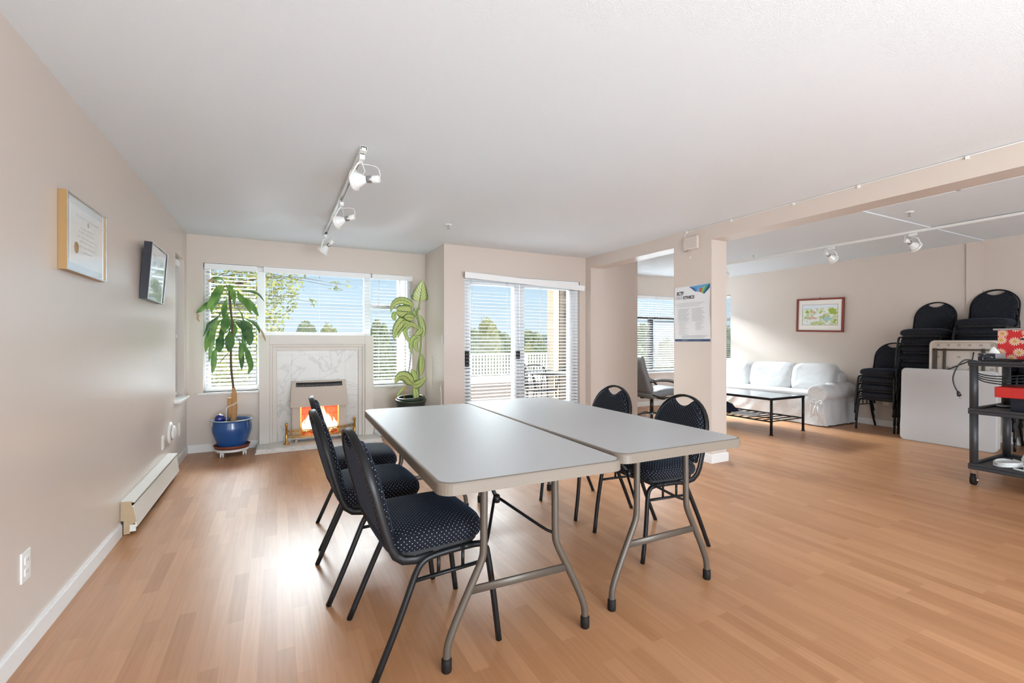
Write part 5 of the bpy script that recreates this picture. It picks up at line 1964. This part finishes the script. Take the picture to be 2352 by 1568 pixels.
po_ = MB().lathe([(0.002, 0.0), (0.125, 0.0), (0.134, 0.012), (0.160, 0.09), (0.184, 0.17), (0.186, 0.215), (0.176, 0.262), (0.178, 0.285), (0.168, 0.290), (0.160, 0.262), (0.150, 0.20), (0.002, 0.20)], 48)
po_.build('pot', M['blue_glaze'], cp)
MB().lathe([(0.172, 0.288), (0.186, 0.284), (0.203, 0.288), (0.204, 0.291), (0.190, 0.294), (0.172, 0.292)], 48, closed=True).build('rim', M['pot_rim'], cp)
MB().lathe([(0.002, 0.200), (0.150, 0.200), (0.164, 0.262), (0.10, 0.270), (0.002, 0.276)], 36).build('soil', M['soil'], cp)
wg = thing('glass_globe', 'small cobalt blue swirled glass globe resting in the blue pot', 'globe', (PX - 0.105, PY - 0.06, 0.088 + 0.262))
gm = mat('cobalt_glass', srgb(24, 40, 130), 0.08, noise=0.6, nscale=14, coat=1.0)
mb = MB().sphere((0, 0, 0.047), 0.048, 4)
mb.build('ball', gm, wg)
MB().lathe([(0.006, 0.092), (0.011, 0.090), (0.010, 0.100), (0.003, 0.102)], 14).build('tip', M['silver_metal'], wg)

def c1p(x, y):       # crop coordinates used when measuring the plant -> picture
    return 430 + x / 5.225, 620 + y / 5.225
def pp(x, y, dy, base, org):
    px, py = c1p(x, y) if base == 1 else (860 + x / 4.61, 620 + y / 4.61)
    return on_y(px, py, (PY if base == 1 else 5.60) + dy) - Vector(org)
def leaf(mb, pts, width, up, fold=0.25, nu=6, nv=18, prof=None, twist=0.0, uv=True):
    P = bez(pts, 6)
    L_ = len(P)
    def fn(u, v):
        f = v * (L_ - 1)
        i = min(L_ - 2, int(f))
        p = P[i].lerp(P[i + 1], f - i)
        tn = (P[min(L_ - 1, i + 1)] - P[max(0, i - 1)]).normalized()
        s = tn.cross(Vector(up))
        if s.length < 1e-4:
            s = tn.orthogonal()
        s.normalize()
        if twist:
            s = (Matrix.Rotation(twist * (v - 0.3), 3, tn) @ s)
        nrm = s.cross(tn).normalized()
        w = width / 2 * prof(v)
        q = 2 * u - 1
        return p + s * (q * w) + nrm * (abs(q) * w * fold) + nrm * (0.06 * w * math.sin(v * 21) * q * q)
    mb.grid(fn, nu, nv, uvfn=(lambda u, v: (2 * u - 1, v)) if uv else None)
strap = lambda v: max(0.04, min(1.0, (v / 0.30) ** 0.9 * 0.85 + 0.15 if v < 0.30 else 1.0) * (1 - max(0.0, (v - 0.55) / 0.45) ** 2.0))
petiol = lambda v: 0.13 + 0.87 * max(0.0, min(1.0, (v - 0.30) / 0.22)) ** 1.0 * (1 - max(0.0, (v - 0.62) / 0.38) ** 2.2) if v > 0.30 else 0.13
ovate = lambda v: max(0.03, math.sin(PI * min(1.0, v ** 0.75)) ** 0.75) if 0 < v < 1 else 0.03
org1 = (PX, PY, 0.088)
st_pts = [pp(560, 1500, 0.0, 1, org1), pp(552, 1390, 0, 1, org1), pp(530, 1200, 0, 1, org1), pp(524, 980, 0, 1, org1), pp(540, 700, 0, 1, org1), pp(522, 470, 0, 1, org1), pp(510, 330, 0, 1, org1), pp(505, 230, 0, 1, org1)]
MB().tube(bez(st_pts, 5), 0.0115, 10).build('stem', M['stem'], cp)
base_ = pp(560, 1500, 0.0, 1, org1)
b2 = Vector((base_.x, 0.0, 0.25))
mb = MB().tube(bez([b2 + Vector((-0.005, 0, 0)), b2 + Vector((0, 0, 0.12)), base_ + Vector((0.003, 0, 0)), pp(556, 1410, 0, 1, org1)], 5), [0.030] * 8 + [0.026] * 4 + [0.016] * 4, 14)
mb.tube([b2 + Vector((-0.035, -0.01, 0.06)), b2 + Vector((-0.037, -0.012, 0.27))], 0.022, 12)
mb.build('cane', M['cane'], cp)
MB().tube(bez([b2 + Vector((-0.065, -0.03, 0.02)), b2 + Vector((-0.062, -0.035, 0.16)), b2 + Vector((0.0, -0.04, 0.20)), b2 + Vector((0.035, -0.02, 0.22))], 5), 0.005, 8).build('plant_tie', M['cable_white'], cp)
LV = [  # (material, width, front offset, points in the measured crop, profile)
    ('leaf_green', 0.055, -0.04, [(505, 240), (470, 170), (410, 108), (350, 100), (290, 120), (240, 140)], petiol, 0.2),
    ('leaf_green', 0.105, -0.16, [(508, 330), (455, 240), (400, 225), (330, 320), (232, 475)], petiol, 0),
    ('leaf_green', 0.060, -0.10, [(505, 380), (420, 330), (340, 390), (300, 440), (288, 512)], petiol, 0),
    ('leaf_green', 0.060, 0.04, [(500, 345), (400, 390), (260, 400), (170, 470), (105, 515)], petiol, 0.5),
    ('leaf_green', 0.075, -0.05, [(512, 270), (510, 240), (520, 190), (522, 178)], ovate, 0),
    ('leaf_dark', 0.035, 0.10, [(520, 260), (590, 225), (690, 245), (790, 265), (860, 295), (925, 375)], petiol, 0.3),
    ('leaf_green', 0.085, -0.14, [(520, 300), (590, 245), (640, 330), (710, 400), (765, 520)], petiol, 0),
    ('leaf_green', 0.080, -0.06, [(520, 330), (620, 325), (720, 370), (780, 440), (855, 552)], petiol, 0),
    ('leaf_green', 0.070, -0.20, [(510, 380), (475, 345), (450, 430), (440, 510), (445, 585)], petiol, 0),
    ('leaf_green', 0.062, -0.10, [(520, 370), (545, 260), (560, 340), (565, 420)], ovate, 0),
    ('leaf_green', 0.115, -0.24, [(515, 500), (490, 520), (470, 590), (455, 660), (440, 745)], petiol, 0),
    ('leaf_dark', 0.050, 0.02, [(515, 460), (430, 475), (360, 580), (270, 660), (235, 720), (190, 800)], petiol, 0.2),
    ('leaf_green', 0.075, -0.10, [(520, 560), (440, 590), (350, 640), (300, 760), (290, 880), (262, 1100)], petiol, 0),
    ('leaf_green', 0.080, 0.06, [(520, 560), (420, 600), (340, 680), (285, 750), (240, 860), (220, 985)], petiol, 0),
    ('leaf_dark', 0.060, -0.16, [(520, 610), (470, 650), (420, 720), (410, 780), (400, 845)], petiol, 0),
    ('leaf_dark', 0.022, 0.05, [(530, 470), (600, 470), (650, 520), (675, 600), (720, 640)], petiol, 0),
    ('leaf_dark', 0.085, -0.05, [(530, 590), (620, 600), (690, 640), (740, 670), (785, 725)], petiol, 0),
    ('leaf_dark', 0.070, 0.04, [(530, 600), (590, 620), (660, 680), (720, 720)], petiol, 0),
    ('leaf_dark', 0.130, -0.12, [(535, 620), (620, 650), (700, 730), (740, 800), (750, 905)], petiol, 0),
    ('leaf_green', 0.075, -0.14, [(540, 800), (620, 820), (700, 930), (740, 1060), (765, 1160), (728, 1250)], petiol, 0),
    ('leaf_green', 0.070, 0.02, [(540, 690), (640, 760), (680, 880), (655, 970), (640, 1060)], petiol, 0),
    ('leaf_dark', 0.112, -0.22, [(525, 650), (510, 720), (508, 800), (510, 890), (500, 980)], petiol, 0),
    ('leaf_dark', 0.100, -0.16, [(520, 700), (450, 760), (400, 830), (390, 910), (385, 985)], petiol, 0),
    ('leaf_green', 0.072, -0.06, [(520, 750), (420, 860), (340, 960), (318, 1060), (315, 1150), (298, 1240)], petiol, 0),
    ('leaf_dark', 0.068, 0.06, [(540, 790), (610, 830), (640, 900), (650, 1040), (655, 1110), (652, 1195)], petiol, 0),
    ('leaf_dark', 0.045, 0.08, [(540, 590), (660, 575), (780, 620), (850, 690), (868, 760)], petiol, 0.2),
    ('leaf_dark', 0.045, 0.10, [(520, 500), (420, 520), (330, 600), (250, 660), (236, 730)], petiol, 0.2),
    ('leaf_green', 0.055, 0.10, [(525, 520), (560, 640), (575, 720), (560, 800)], petiol, 0.2),
]
for mt, wd, dy, pts, pf, tw in LV:
    k = len(pts)
    P_ = [pp(x, y, dy * (i / (k - 1)), 1, org1) for i, (x, y) in enumerate(pts)]
    lb = MB()
    leaf(lb, P_, wd * 0.80, (0, 1, 0), 0.22, prof=pf, twist=tw)
    lb.build('leaf', M[mt], cp, recalc=False)
for pts, wd, dy, pf in ((((868, 690), (900, 750), (925, 810), (945, 860)), 0.02, -0.02, strap), (((105, 512), (128, 540), (125, 585), (155, 628)), 0.02, 0.02, strap), (((318, 106), (280, 125), (240, 142)), 0.035, -0.06, ovate)):
    lb = MB()
    leaf(lb, [pp(x, y, dy, 1, org1) for x, y in pts], wd, (0, 1, 0), prof=pf)
    lb.build('dry_leaf', M['leaf_dry'], cp, recalc=False)
MB().tube([pp(500, 990, -0.05, 1, org1), pp(440, 1050, -0.08, 1, org1), pp(390, 1112, -0.1, 1, org1)], 0.004, 6).build('dead_twig', M['stem'], cp)

# ------------------------------------------------------------------ variegated dumb cane in the corner
DX, DY_ = 1.47, 5.60
dc = thing('dumb_cane', 'tall variegated dumb cane plant with striped leaves in the corner right of the fireplace', 'potted plant', (DX, DY_, 0.0))
org2 = (DX, DY_, 0.0)
MB().lathe([(0.002, 0.0), (0.12, 0.0), (0.13, 0.02), (0.165, 0.30), (0.178, 0.47), (0.170, 0.475), (0.15, 0.44), (0.002, 0.43)], 36).build('pot', mat('dark_glazed_pot', srgb(34, 38, 38), 0.3), dc)
mb = MB()
for kk, zz in ((0, 0.485), (1, 0.515)):
    ring = [(0.172 * math.cos(2 * PI * i / 40) * (1 - 0.1 * kk), 0.172 * math.sin(2 * PI * i / 40) * (1 - 0.1 * kk), zz + 0.012 * math.sin(2 * PI * i / 40 + kk)) for i in range(40)]
    mb.tube(ring, 0.019, 10, closed=True)
rim_m = mat('speckled_dark_rim', srgb(46, 58, 40), 0.4, noise=0.6, nscale=70)
mb.build('coiled_rim', rim_m, dc)
MB().lathe([(0.002, 0.43), (0.15, 0.43), (0.155, 0.455), (0.002, 0.47)], 30).build('soil', M['soil'], dc)
sp_ = [pp(x, y, 0, 2, org2) for x, y in ((455, 1470), (468, 1300), (472, 1150), (470, 1000), (482, 880), (492, 760), (488, 640), (470, 540), (455, 460), (470, 380), (478, 325))]
MB().tube(bez(sp_, 4), 0.0105, 10).build('stem', M['green_stem'], dc)
MB().tube(bez([pp(x, y, 0.03, 2, org2) for x, y in ((430, 1470), (440, 1300), (438, 1200), (455, 1020), (480, 890))], 4), 0.008, 8).build('stem', M['green_stem'], dc)
mb = MB()
mb.tube([pp(305, 1470, -0.02, 2, org2), pp(333, 1036, -0.02, 2, org2)], 0.005, 8)
mb.build('bamboo_stake', M['cane'], dc)
MB().tube([pp(345, 1200, 0.02, 2, org2), pp(392, 860, 0.02, 2, org2)], 0.004, 8).build('dark_stake', M['black'], dc)
LD = [
    (0.185, -0.05, [(478, 330), (482, 310), (495, 220), (512, 104)], ovate, 0.25, 0, -0.06),
    (0.085, -0.16, [(412, 400), (385, 362), (320, 322), (250, 325), (195, 370), (170, 450)], ovate, 0.5, 0.6, 0),
    (0.160, -0.20, [(400, 445), (388, 445), (320, 440), (250, 432), (234, 430)], ovate, 0.15, 0, 0),
    (0.110, -0.22, [(400, 570), (370, 545), (310, 530), (255, 590), (220, 660), (206, 745)], ovate, 0.3, 0, 0),
    (0.085, -0.14, [(420, 580), (360, 555), (310, 580), (270, 640), (248, 725)], ovate, 0.4, 0.3, 0),
    (0.090, -0.18, [(425, 520), (395, 505), (350, 500), (315, 505)], ovate, 0.2, 0, 0),
    (0.060, -0.10, [(480, 630), (410, 580), (355, 590), (325, 640), (350, 730), (400, 800)], ovate, 0.5, 0.3, 0),
    (0.055, -0.06, [(490, 690), (440, 700), (400, 750), (388, 830), (420, 905)], ovate, 0.6, 0.2, 0),
    (0.060, -0.10, [(485, 720), (440, 760), (440, 820), (480, 880)], ovate, 0.3, 0, 0),
    (0.120, -0.24, [(420, 1210), (388, 1180), (330, 1125), (260, 1130), (215, 1205)], ovate, 0.3, 0, 0),
    (0.095, -0.10, [(400, 1215), (440, 1215), (490, 1190), (556, 1120)], ovate, 0.2, 0, 0),
    (0.060, -0.05, [(445, 1190), (430, 1120), (410, 1080), (388, 1048)], ovate, 0.3, 0, 0),
    (0.040, -0.12, [(330, 1230), (290, 1270), (258, 1310), (240, 1342)], ovate, 0.4, 0, 0),
    (0.060, 0.02, [(450, 400), (440, 430), (420, 480), (395, 500)], ovate, 0.4, 0, 0),
    (0.060, -0.16, [(235, 440), (215, 470), (208, 510), (216, 537)], ovate, 0.3, 0, 0),
    (0.080, 0.0, [(470, 470), (500, 560), (515, 650), (512, 720)], ovate, 0.4, 0.2, 0),
    (0.070, -0.06, [(470, 600), (490, 640), (460, 670), (425, 690)], ovate, 0.3, 0, 0),
    (0.075, -0.16, [(420, 1230), (440, 1290), (450, 1360), (470, 1420)], ovate, 0.5, 0.2, 0),
    (0.070, -0.12, [(500, 880), (505, 980), (500, 1060), (490, 1130)], ovate, 0.5, 0.2, 0),
]
for wd, dy, pts, pf, fo, tw, d0 in LD:
    k = len(pts)
    P_ = [pp(x, y, d0 + dy * (i / (k - 1)), 2, org2) for i, (x, y) in enumerate(pts)]
    lb = MB()
    leaf(lb, P_, wd * 1.12, (0, 1, 0), fo, prof=pf, twist=tw, nu=8)
    lb.build('leaf', M['leaf_var'], dc, recalc=False)
mb = MB()
for pts in ([(475, 560), (430, 480), (400, 445)], [(480, 640), (440, 590), (400, 570)], [(486, 690), (440, 605), (410, 575)], [(440, 1280), (430, 1230), (405, 1212)], [(452, 470), (430, 430), (412, 400)], [(478, 420), (476, 370), (478, 330)]):
    mb.tube(bez([pp(x, y, 0, 2, org2) for x, y in pts], 4), 0.006, 7)
mb.build('petioles', M['green_stem'], dc)
# ------------------------------------------------------------------ outdoors
DK = -0.10
struct('terrace_deck', MB().box(1.4, 9.5, YB + 0.15, 13.4, DK - 0.15, DK), mat('dark_deck', srgb(120, 106, 96), 0.8, noise=0.15, nscale=3))
struct('terrace_kerb', MB().box(3.5, 9.5, 13.1, 13.4, DK, 0.11), mat('white_kerb', srgb(236, 236, 236), 0.6))
struct('ground', MB().box(-260, 320, 14.5, 600, -5.6, -5.5), mat('parking_ground', srgb(120, 122, 116), 0.9, noise=0.25, nscale=0.15))
M['rail_white'] = mat('white_rail_paint', srgb(240, 240, 238), 0.5)
rl = thing('terrace_railing', 'white balustrade along the far edge of the terrace beyond the patio door', 'railing', (5.5, 13.25, 0.11))
x0, x1 = 3.6, 9.4
mb = MB()
mb.box(x0 - 5.5, x1 - 5.5, -0.05, 0.05, 0.66, 0.73)
mb.box(x0 - 5.5, x1 - 5.5, -0.025, 0.025, 0.03, 0.07)
mb.build('rails', M['rail_white'], rl)
mb = MB()
k = int((x1 - x0) / 0.105)
for i in range(k + 1):
    x = x0 - 5.5 + i * 0.105
    mb.box(x - 0.021, x + 0.021, -0.02, 0.02, 0.07, 0.66)
bal = mb.build('balusters', M['rail_white'], rl)
for x in (3.65, 5.3, 7.3, 9.3):
    MB().box(x - 5.5 - 0.045, x - 5.5 + 0.045, -0.045, 0.045, 0.0, 0.66).build('post', M['rail_white'], rl)

beige = mat('beige_stucco', srgb(196, 182, 162), 0.85, noise=0.08, nscale=12)
leafm = foliage_material('ivy_leaves', srgb(30, 38, 26), srgb(70, 74, 48), 5.0, 0.6)
def leaf_cloud(mb, centres, n, size, rr, squash=1.0):
    wts = [max(0.02, c[3]) ** 2.2 for c in centres]
    for c_ in rr.choices(centres, weights=wts, k=n):
        while True:
            p = Vector((rr.uniform(-1, 1), rr.uniform(-1, 1), rr.uniform(-1, 1)))
            if p.length < 1:
                break
        q = Vector((c_[0] + p.x * c_[3], c_[1] + p.y * c_[3], c_[2] + p.z * c_[3] * squash))
        a = Vector((rr.gauss(0, 1), rr.gauss(0, 1), rr.gauss(0, 1))).normalized()
        b_ = a.orthogonal().normalized()
        s = size * rr.uniform(0.6, 1.3)
        c2 = a.cross(b_)
        mb.bm.faces.new([mb.bm.verts.new(q + a * s), mb.bm.verts.new(q + b_ * s * 0.55 + c2 * s * 0.1), mb.bm.verts.new(q - a * s), mb.bm.verts.new(q - b_ * s * 0.55)])
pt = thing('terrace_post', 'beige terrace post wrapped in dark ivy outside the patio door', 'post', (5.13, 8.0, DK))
MB().box(-0.13, 0.13, -0.13, 0.13, 0.0, 3.2).build('shaft', beige, pt)
MB().box(-0.01, 0.36, -0.17, -0.135, 0.0, 3.2).build('shade_board', mat('post_shade_brown', srgb(78, 70, 60), 0.8), pt)  # added board, coloured dark to stand for the post's shaded side
mb = MB()
rr = random.Random(5)
leaf_cloud(mb, [(0.24 + 0.14 * rr.random(), -0.20, 0.2 + 0.1 * i, 0.16) for i in range(30)], 3600, 0.045, rr)
mb.build('ivy', leafm, pt, recalc=False)
p2 = thing('terrace_post', 'slim white terrace post outside the right pane of the fireplace window', 'post', (1.92, 8.0, DK))
MB().box(-0.055, 0.055, -0.055, 0.055, 0.0, 3.2).build('shaft', M['rail_white'], p2)
MB().box(-0.075, 0.075, -0.075, 0.075, 0.0, 0.12).build('plinth', M['rail_white'], p2)

# patio furniture
pf = thing('patio_table', 'black metal patio table outside the patio door', 'table', (4.75, 7.55, DK))
mb = MB()
mb.tube([(0.52 * math.cos(2 * PI * i / 36), 0.52 * math.sin(2 * PI * i / 36), 0.71) for i in range(36)], 0.015, 8, closed=True)
mb.build('rim', M['black_metal'], pf)
MB().lathe([(0.002, 0.700), (0.515, 0.700), (0.515, 0.712), (0.002, 0.712)], 36).build('top', mat('frosted_top', srgb(150, 156, 158), 0.3), pf)
for i in range(4):
    a = PI / 4 + i * PI / 2
    MB().tube([(0.40 * math.cos(a), 0.40 * math.sin(a), 0.70), (0.34 * math.cos(a), 0.34 * math.sin(a), 0.35), (0.44 * math.cos(a), 0.44 * math.sin(a), 0.0)], 0.014, 8).build('leg', M['black_metal'], pf)
def patio_chair(x, y, rz, label):
    t = thing('patio_chair', label, 'chair', (x, y, DK), rz, 'black patio chairs on the terrace')
    mb = MB()
    for i in range(9):
        q = -0.20 + 0.05 * i
        mb.box(-0.21, 0.21, q - 0.017, q + 0.017, 0.42, 0.435)
    mb.build('seat', M['black_metal'], t)
    mb = MB()
    mb.tube(bez([(-0.21, -0.21, 0.43), (-0.26, -0.21, 0.70), (-0.30, -0.17, 0.86), (-0.31, 0.0, 0.90), (-0.30, 0.17, 0.86), (-0.26, 0.21, 0.70), (-0.21, 0.21, 0.43)], 5), 0.012, 8)
    for i in range(6):
        q = -0.16 + 0.064 * i
        mb.tube([(-0.215, q, 0.44), (-0.29, q, 0.86)], 0.006, 6)
    mb.build('backrest', M['black_metal'], t)
    for sx_ in (-0.2, 0.2):
        for sy in (-0.2, 0.2):
            MB().tube([(sx_, sy, 0.43), (sx_ * 1.15, sy, 0.0)], 0.012, 8).build('leg', M['black_metal'], t)
    for s in (-1, 1):
        MB().tube(bez([(-0.245, s * 0.22, 0.64), (0.0, s * 0.25, 0.655), (0.19, s * 0.24, 0.63), (0.21, s * 0.21, 0.43)], 5), 0.012, 8).build('armrest', M['black_metal'], t)
    return t
patio_chair(4.28, 7.15, R(35), 'black metal patio chair left of the patio table')
patio_chair(4.60, 8.25, R(-75), 'black metal patio chair behind the patio table')

# trees
crown_a = foliage_material('tree_crown_dark', srgb(84, 98, 74), srgb(140, 148, 112), 14, 0.9)  # distance haze is mixed into the crown colours
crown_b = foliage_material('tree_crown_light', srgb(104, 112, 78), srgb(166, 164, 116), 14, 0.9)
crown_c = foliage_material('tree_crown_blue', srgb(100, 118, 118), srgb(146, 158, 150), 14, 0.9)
bark = mat('bark', srgb(92, 78, 64), 0.9)
def crown_mesh(seed, conifer=False):
    r_ = random.Random(seed)
    mb = MB()
    cs = []
    for i in range(9):
        if conifer:
            z = 0.15 + 0.8 * i / 8
            cs.append((r_.uniform(-0.1, 0.1), r_.uniform(-0.1, 0.1), z, 0.42 * (1.08 - i / 8) + 0.06))
        else:
            a = r_.uniform(0, 2 * PI)
            d = r_.uniform(0, 0.42)
            cs.append((d * math.cos(a), d * math.sin(a), r_.uniform(0.35, 0.78), r_.uniform(0.24, 0.36)))
    for x, y, z, r in cs:
        k0 = len(mb.bm.verts)
        mb.sphere((x, y, z), r, 2)
        for v in list(mb.bm.verts)[k0:]:
            q = v.co * 9
            v.co += (v.co - Vector((x, y, z))).normalized() * 0.06 * (math.sin(q.x * 2.1 + seed) + math.sin(q.y * 2.7) + math.sin(q.z * 2.3)) * 0.6
    leaf_cloud(mb, [(a, b, c, d * 1.15) for a, b, c, d in cs], 1500, 0.03, r_)
    return mb
protos = []
for i in range(3):
    pr = thing('tree', 'x', 'tree')
    crown_mesh(20 + i, i == 2).build('crown', (crown_a, crown_b, crown_c)[i], pr, recalc=False)
    MB().tube([(0, 0, 0), (0.01, 0, 0.5)], [0.04, 0.025], 8).build('trunk', bark, pr)
    protos.append(pr)
fresh = [True, True, True]
KIND = ('dark green rounded tree', 'yellow green rounded tree', 'blue grey pointed tree')
def far_tree(px, top, dist, wpx, kind, where):
    """tree whose top is seen at picture height top, rooted on the ground below"""
    u = (px - 1176) / FPX
    d = Vector((u * CS + SN, -u * SN + CS, 0)) * dist
    ztop = CAMH - (top - 784) / FPX * dist
    hgt = ztop + 5.5
    o = protos[kind] if fresh[kind] else dup(protos[kind])
    fresh[kind] = False
    wd = wpx / FPX * dist / 1.15
    o.location = (d.x, d.y, -5.5)
    o.scale = (wd, wd, hgt / 0.98)
    o.rotation_euler = (0, 0, px * 0.7)
    o['label'] = f'{KIND[kind]} {where}'
    o['category'] = 'tree'
    o['group'] = 'distant trees beyond the terrace'
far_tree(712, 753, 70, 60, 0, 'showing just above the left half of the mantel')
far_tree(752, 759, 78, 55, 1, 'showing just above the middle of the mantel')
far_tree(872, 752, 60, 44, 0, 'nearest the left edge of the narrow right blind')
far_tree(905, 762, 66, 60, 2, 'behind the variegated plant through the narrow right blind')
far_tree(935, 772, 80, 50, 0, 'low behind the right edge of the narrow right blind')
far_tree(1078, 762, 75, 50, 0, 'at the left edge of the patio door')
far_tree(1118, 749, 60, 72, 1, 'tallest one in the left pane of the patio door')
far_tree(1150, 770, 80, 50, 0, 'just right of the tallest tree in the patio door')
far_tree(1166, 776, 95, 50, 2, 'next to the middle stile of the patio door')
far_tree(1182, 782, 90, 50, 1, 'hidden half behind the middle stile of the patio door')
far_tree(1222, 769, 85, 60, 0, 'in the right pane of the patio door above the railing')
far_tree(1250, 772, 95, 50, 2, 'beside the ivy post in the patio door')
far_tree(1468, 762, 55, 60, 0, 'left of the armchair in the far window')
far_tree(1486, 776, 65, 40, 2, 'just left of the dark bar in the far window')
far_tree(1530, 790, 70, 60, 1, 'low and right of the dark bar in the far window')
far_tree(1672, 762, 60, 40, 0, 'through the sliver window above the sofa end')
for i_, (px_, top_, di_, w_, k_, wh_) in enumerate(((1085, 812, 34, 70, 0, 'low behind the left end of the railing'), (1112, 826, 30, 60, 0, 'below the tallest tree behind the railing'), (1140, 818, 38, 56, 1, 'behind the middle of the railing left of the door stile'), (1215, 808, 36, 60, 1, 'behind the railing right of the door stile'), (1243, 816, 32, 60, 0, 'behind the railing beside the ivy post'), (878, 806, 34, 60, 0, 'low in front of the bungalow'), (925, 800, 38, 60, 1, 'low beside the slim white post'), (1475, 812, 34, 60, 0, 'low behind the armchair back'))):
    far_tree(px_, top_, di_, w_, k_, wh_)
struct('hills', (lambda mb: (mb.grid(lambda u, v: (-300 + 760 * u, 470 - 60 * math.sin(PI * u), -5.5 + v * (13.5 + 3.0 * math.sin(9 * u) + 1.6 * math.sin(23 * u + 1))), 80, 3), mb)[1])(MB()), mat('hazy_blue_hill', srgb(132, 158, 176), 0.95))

# big broadleaf tree right outside the left panes
bt_ = thing('maple_tree', 'large yellow green tree with arching twigs right outside the left windows', 'tree', (-2.6, 10.6, -5.5))
rr = random.Random(11)
MB().tube(bez([(0, 0, 0), (0.1, 0, 3), (0.2, 0.1, 5.5), (0.3, 0.2, 8.5)], 5), [0.22] * 5 + [0.18] * 5 + [0.12] * 6, 10).build('trunk', bark, bt_)
cent = []
tw = MB()
def bough(p, q, r0):
    pts = bez([p, p.lerp(q, 0.5) + Vector((0, 0, 0.25)), q], 6)
    tw.tube(pts, [r0 * (1 - 0.8 * i / (len(pts) - 1)) for i in range(len(pts))], 6)
for i in range(40):
    z = 4.6 + 5.2 * rr.random()
    reach = rr.uniform(0.9, 2.6) * (1.0 - 0.05 * abs(z - 7))
    a = rr.uniform(-1.9, 1.0)
    q = Vector((0.2 + reach * math.cos(a), reach * math.sin(a) * 0.7, z))
    bough(Vector((0.15, 0.1, z - 0.8)), q, 0.03)
    cent.append((q.x, q.y, q.z, rr.uniform(0.35, 0.62)))
    m_ = Vector((0.15, 0.1, z - 0.8)).lerp(q, 0.6)
    cent.append((m_.x, m_.y, m_.z, rr.uniform(0.3, 0.5)))
for ex_p in ((2.95, 0.0, 8.02, 0.20), (3.75, 0.1, 7.92, 0.16), (3.95, 0.0, 7.95, 0.10), (3.3, 0.1, 7.55, 0.10), (2.75, 0.1, 7.6, 0.28), (2.6, 0.0, 8.05, 0.32), (2.62, 0, 7.3, 0.30), (2.5, 0, 6.95, 0.24), (2.42, 0.1, 7.75, 0.35), (2.9, 0.1, 7.8, 0.22), (2.45, 0, 7.1, 0.3), (2.3, 0, 6.7, 0.28), (2.1, 0, 7.9, 0.4), (2.1, 0, 7.3, 0.4)):
    bough(Vector((1.2, 0, ex_p[2] - 0.3)), Vector(ex_p[:3]), 0.015)
    cent += [ex_p]
tw.build('boughs', bark, bt_)
mb = MB()
leaf_cloud(mb, cent, 17000, 0.045, rr)
mb.build('foliage', foliage_material('maple_leaves', srgb(96, 106, 40), srgb(160, 160, 80), 2.2, 0.6), bt_, recalc=False)

# houses and parked cars beyond the terrace
def house(px, dist, w, hgt, col, roof, label):
    u = (px - 1176) / FPX
    d = Vector((u * CS + SN, -u * SN + CS, 0)) * dist
    t = thing('house', label, 'house', (d.x, d.y, -5.5), rnd.uniform(-0.3, 0.3))
    MB().box(-w / 2, w / 2, -w / 3, w / 3, 0, hgt).build('walls', mat('house_wall', col, 0.8), t)
    mb = MB()
    ext2 = [(-w / 2 - 0.4, hgt), (w / 2 + 0.4, hgt), (0, hgt + w * 0.25)]
    lo = [mb.bm.verts.new((x, -w / 3 - 0.4, z)) for x, z in ext2]
    hi = [mb.bm.verts.new((x, w / 3 + 0.4, z)) for x, z in ext2]
    mb.bm.faces.new(lo)
    mb.bm.faces.new(hi[::-1])
    for i in range(3):
        mb.bm.faces.new((lo[i], lo[(i + 1) % 3], hi[(i + 1) % 3], hi[i]))
    mb.build('roof', mat('house_roof', roof, 0.85), t)
    for i in range(3):
        x = -w / 3 + w / 3 * i
        MB().box(x - 0.6, x + 0.6, -w / 3 - 0.05, -w / 3 + 0.02, hgt * 0.45, hgt * 0.8).build('window', M['dark_gap'], t)
house(880, 95, 12, 3.5, srgb(226, 224, 220), srgb(120, 116, 116), 'pale bungalow beyond the car park in the narrow right blind')
house(1090, 110, 11, 3.8, srgb(216, 220, 226), srgb(130, 132, 140), 'pale house under the trees in the left pane of the patio door')
house(1236, 120, 12, 4.0, srgb(190, 190, 190), srgb(96, 104, 120), 'grey house below the trees in the right pane of the patio door')
def car(px, dist, col, label):
    u = (px - 1176) / FPX
    d = Vector((u * CS + SN, -u * SN + CS, 0)) * dist
    t = thing('car', label, 'car', (d.x, d.y, -5.5), 0.3, 'cars parked below the terrace')
    paint = mat('car_paint', col, 0.3, coat=0.5)
    mb = MB()
    ext_ = [(-2.1, 0.35), (2.1, 0.35), (2.1, 0.8), (1.2, 0.92), (0.6, 1.42), (-1.0, 1.45), (-1.7, 0.95), (-2.1, 0.9)]
    lo = [mb.bm.verts.new((x, -0.85, z)) for x, z in ext_]
    hi = [mb.bm.verts.new((x, 0.85, z)) for x, z in ext_]
    mb.bm.faces.new(lo)
    mb.bm.faces.new(hi[::-1])
    for i in range(len(ext_)):
        j = (i + 1) % len(ext_)
        mb.bm.faces.new((lo[i], lo[j], hi[j], hi[i]))
    mb.build('body', paint, t, bevel=0.06)
    gl_ = MB()
    for s in (-1, 1):
        y = s * 0.86
        gl_.quad([(-1.35, y, 0.98), (0.95, y, 0.98), (0.5, y, 1.36), (-0.95, y, 1.38)])
    gl_.build('windows', M['dark_gap'], t)
    for x in (-1.3, 1.3):
        for s in (-1, 1):
            MB().tube([(x, s * 0.72, 0.33), (x, s * 0.88, 0.33)], 0.33, 16).build('wheel', M['rubber'], t)
car(868, 46, srgb(235, 235, 236), 'white parked car at the left in the narrow right blind')
car(892, 50, srgb(196, 70, 66), 'red parked car in the narrow right blind')
car(912, 44, srgb(222, 224, 228), 'silver parked car at the right in the narrow right blind')
car(1180, 48, srgb(230, 232, 236), 'white parked car seen between balusters near the door stile')
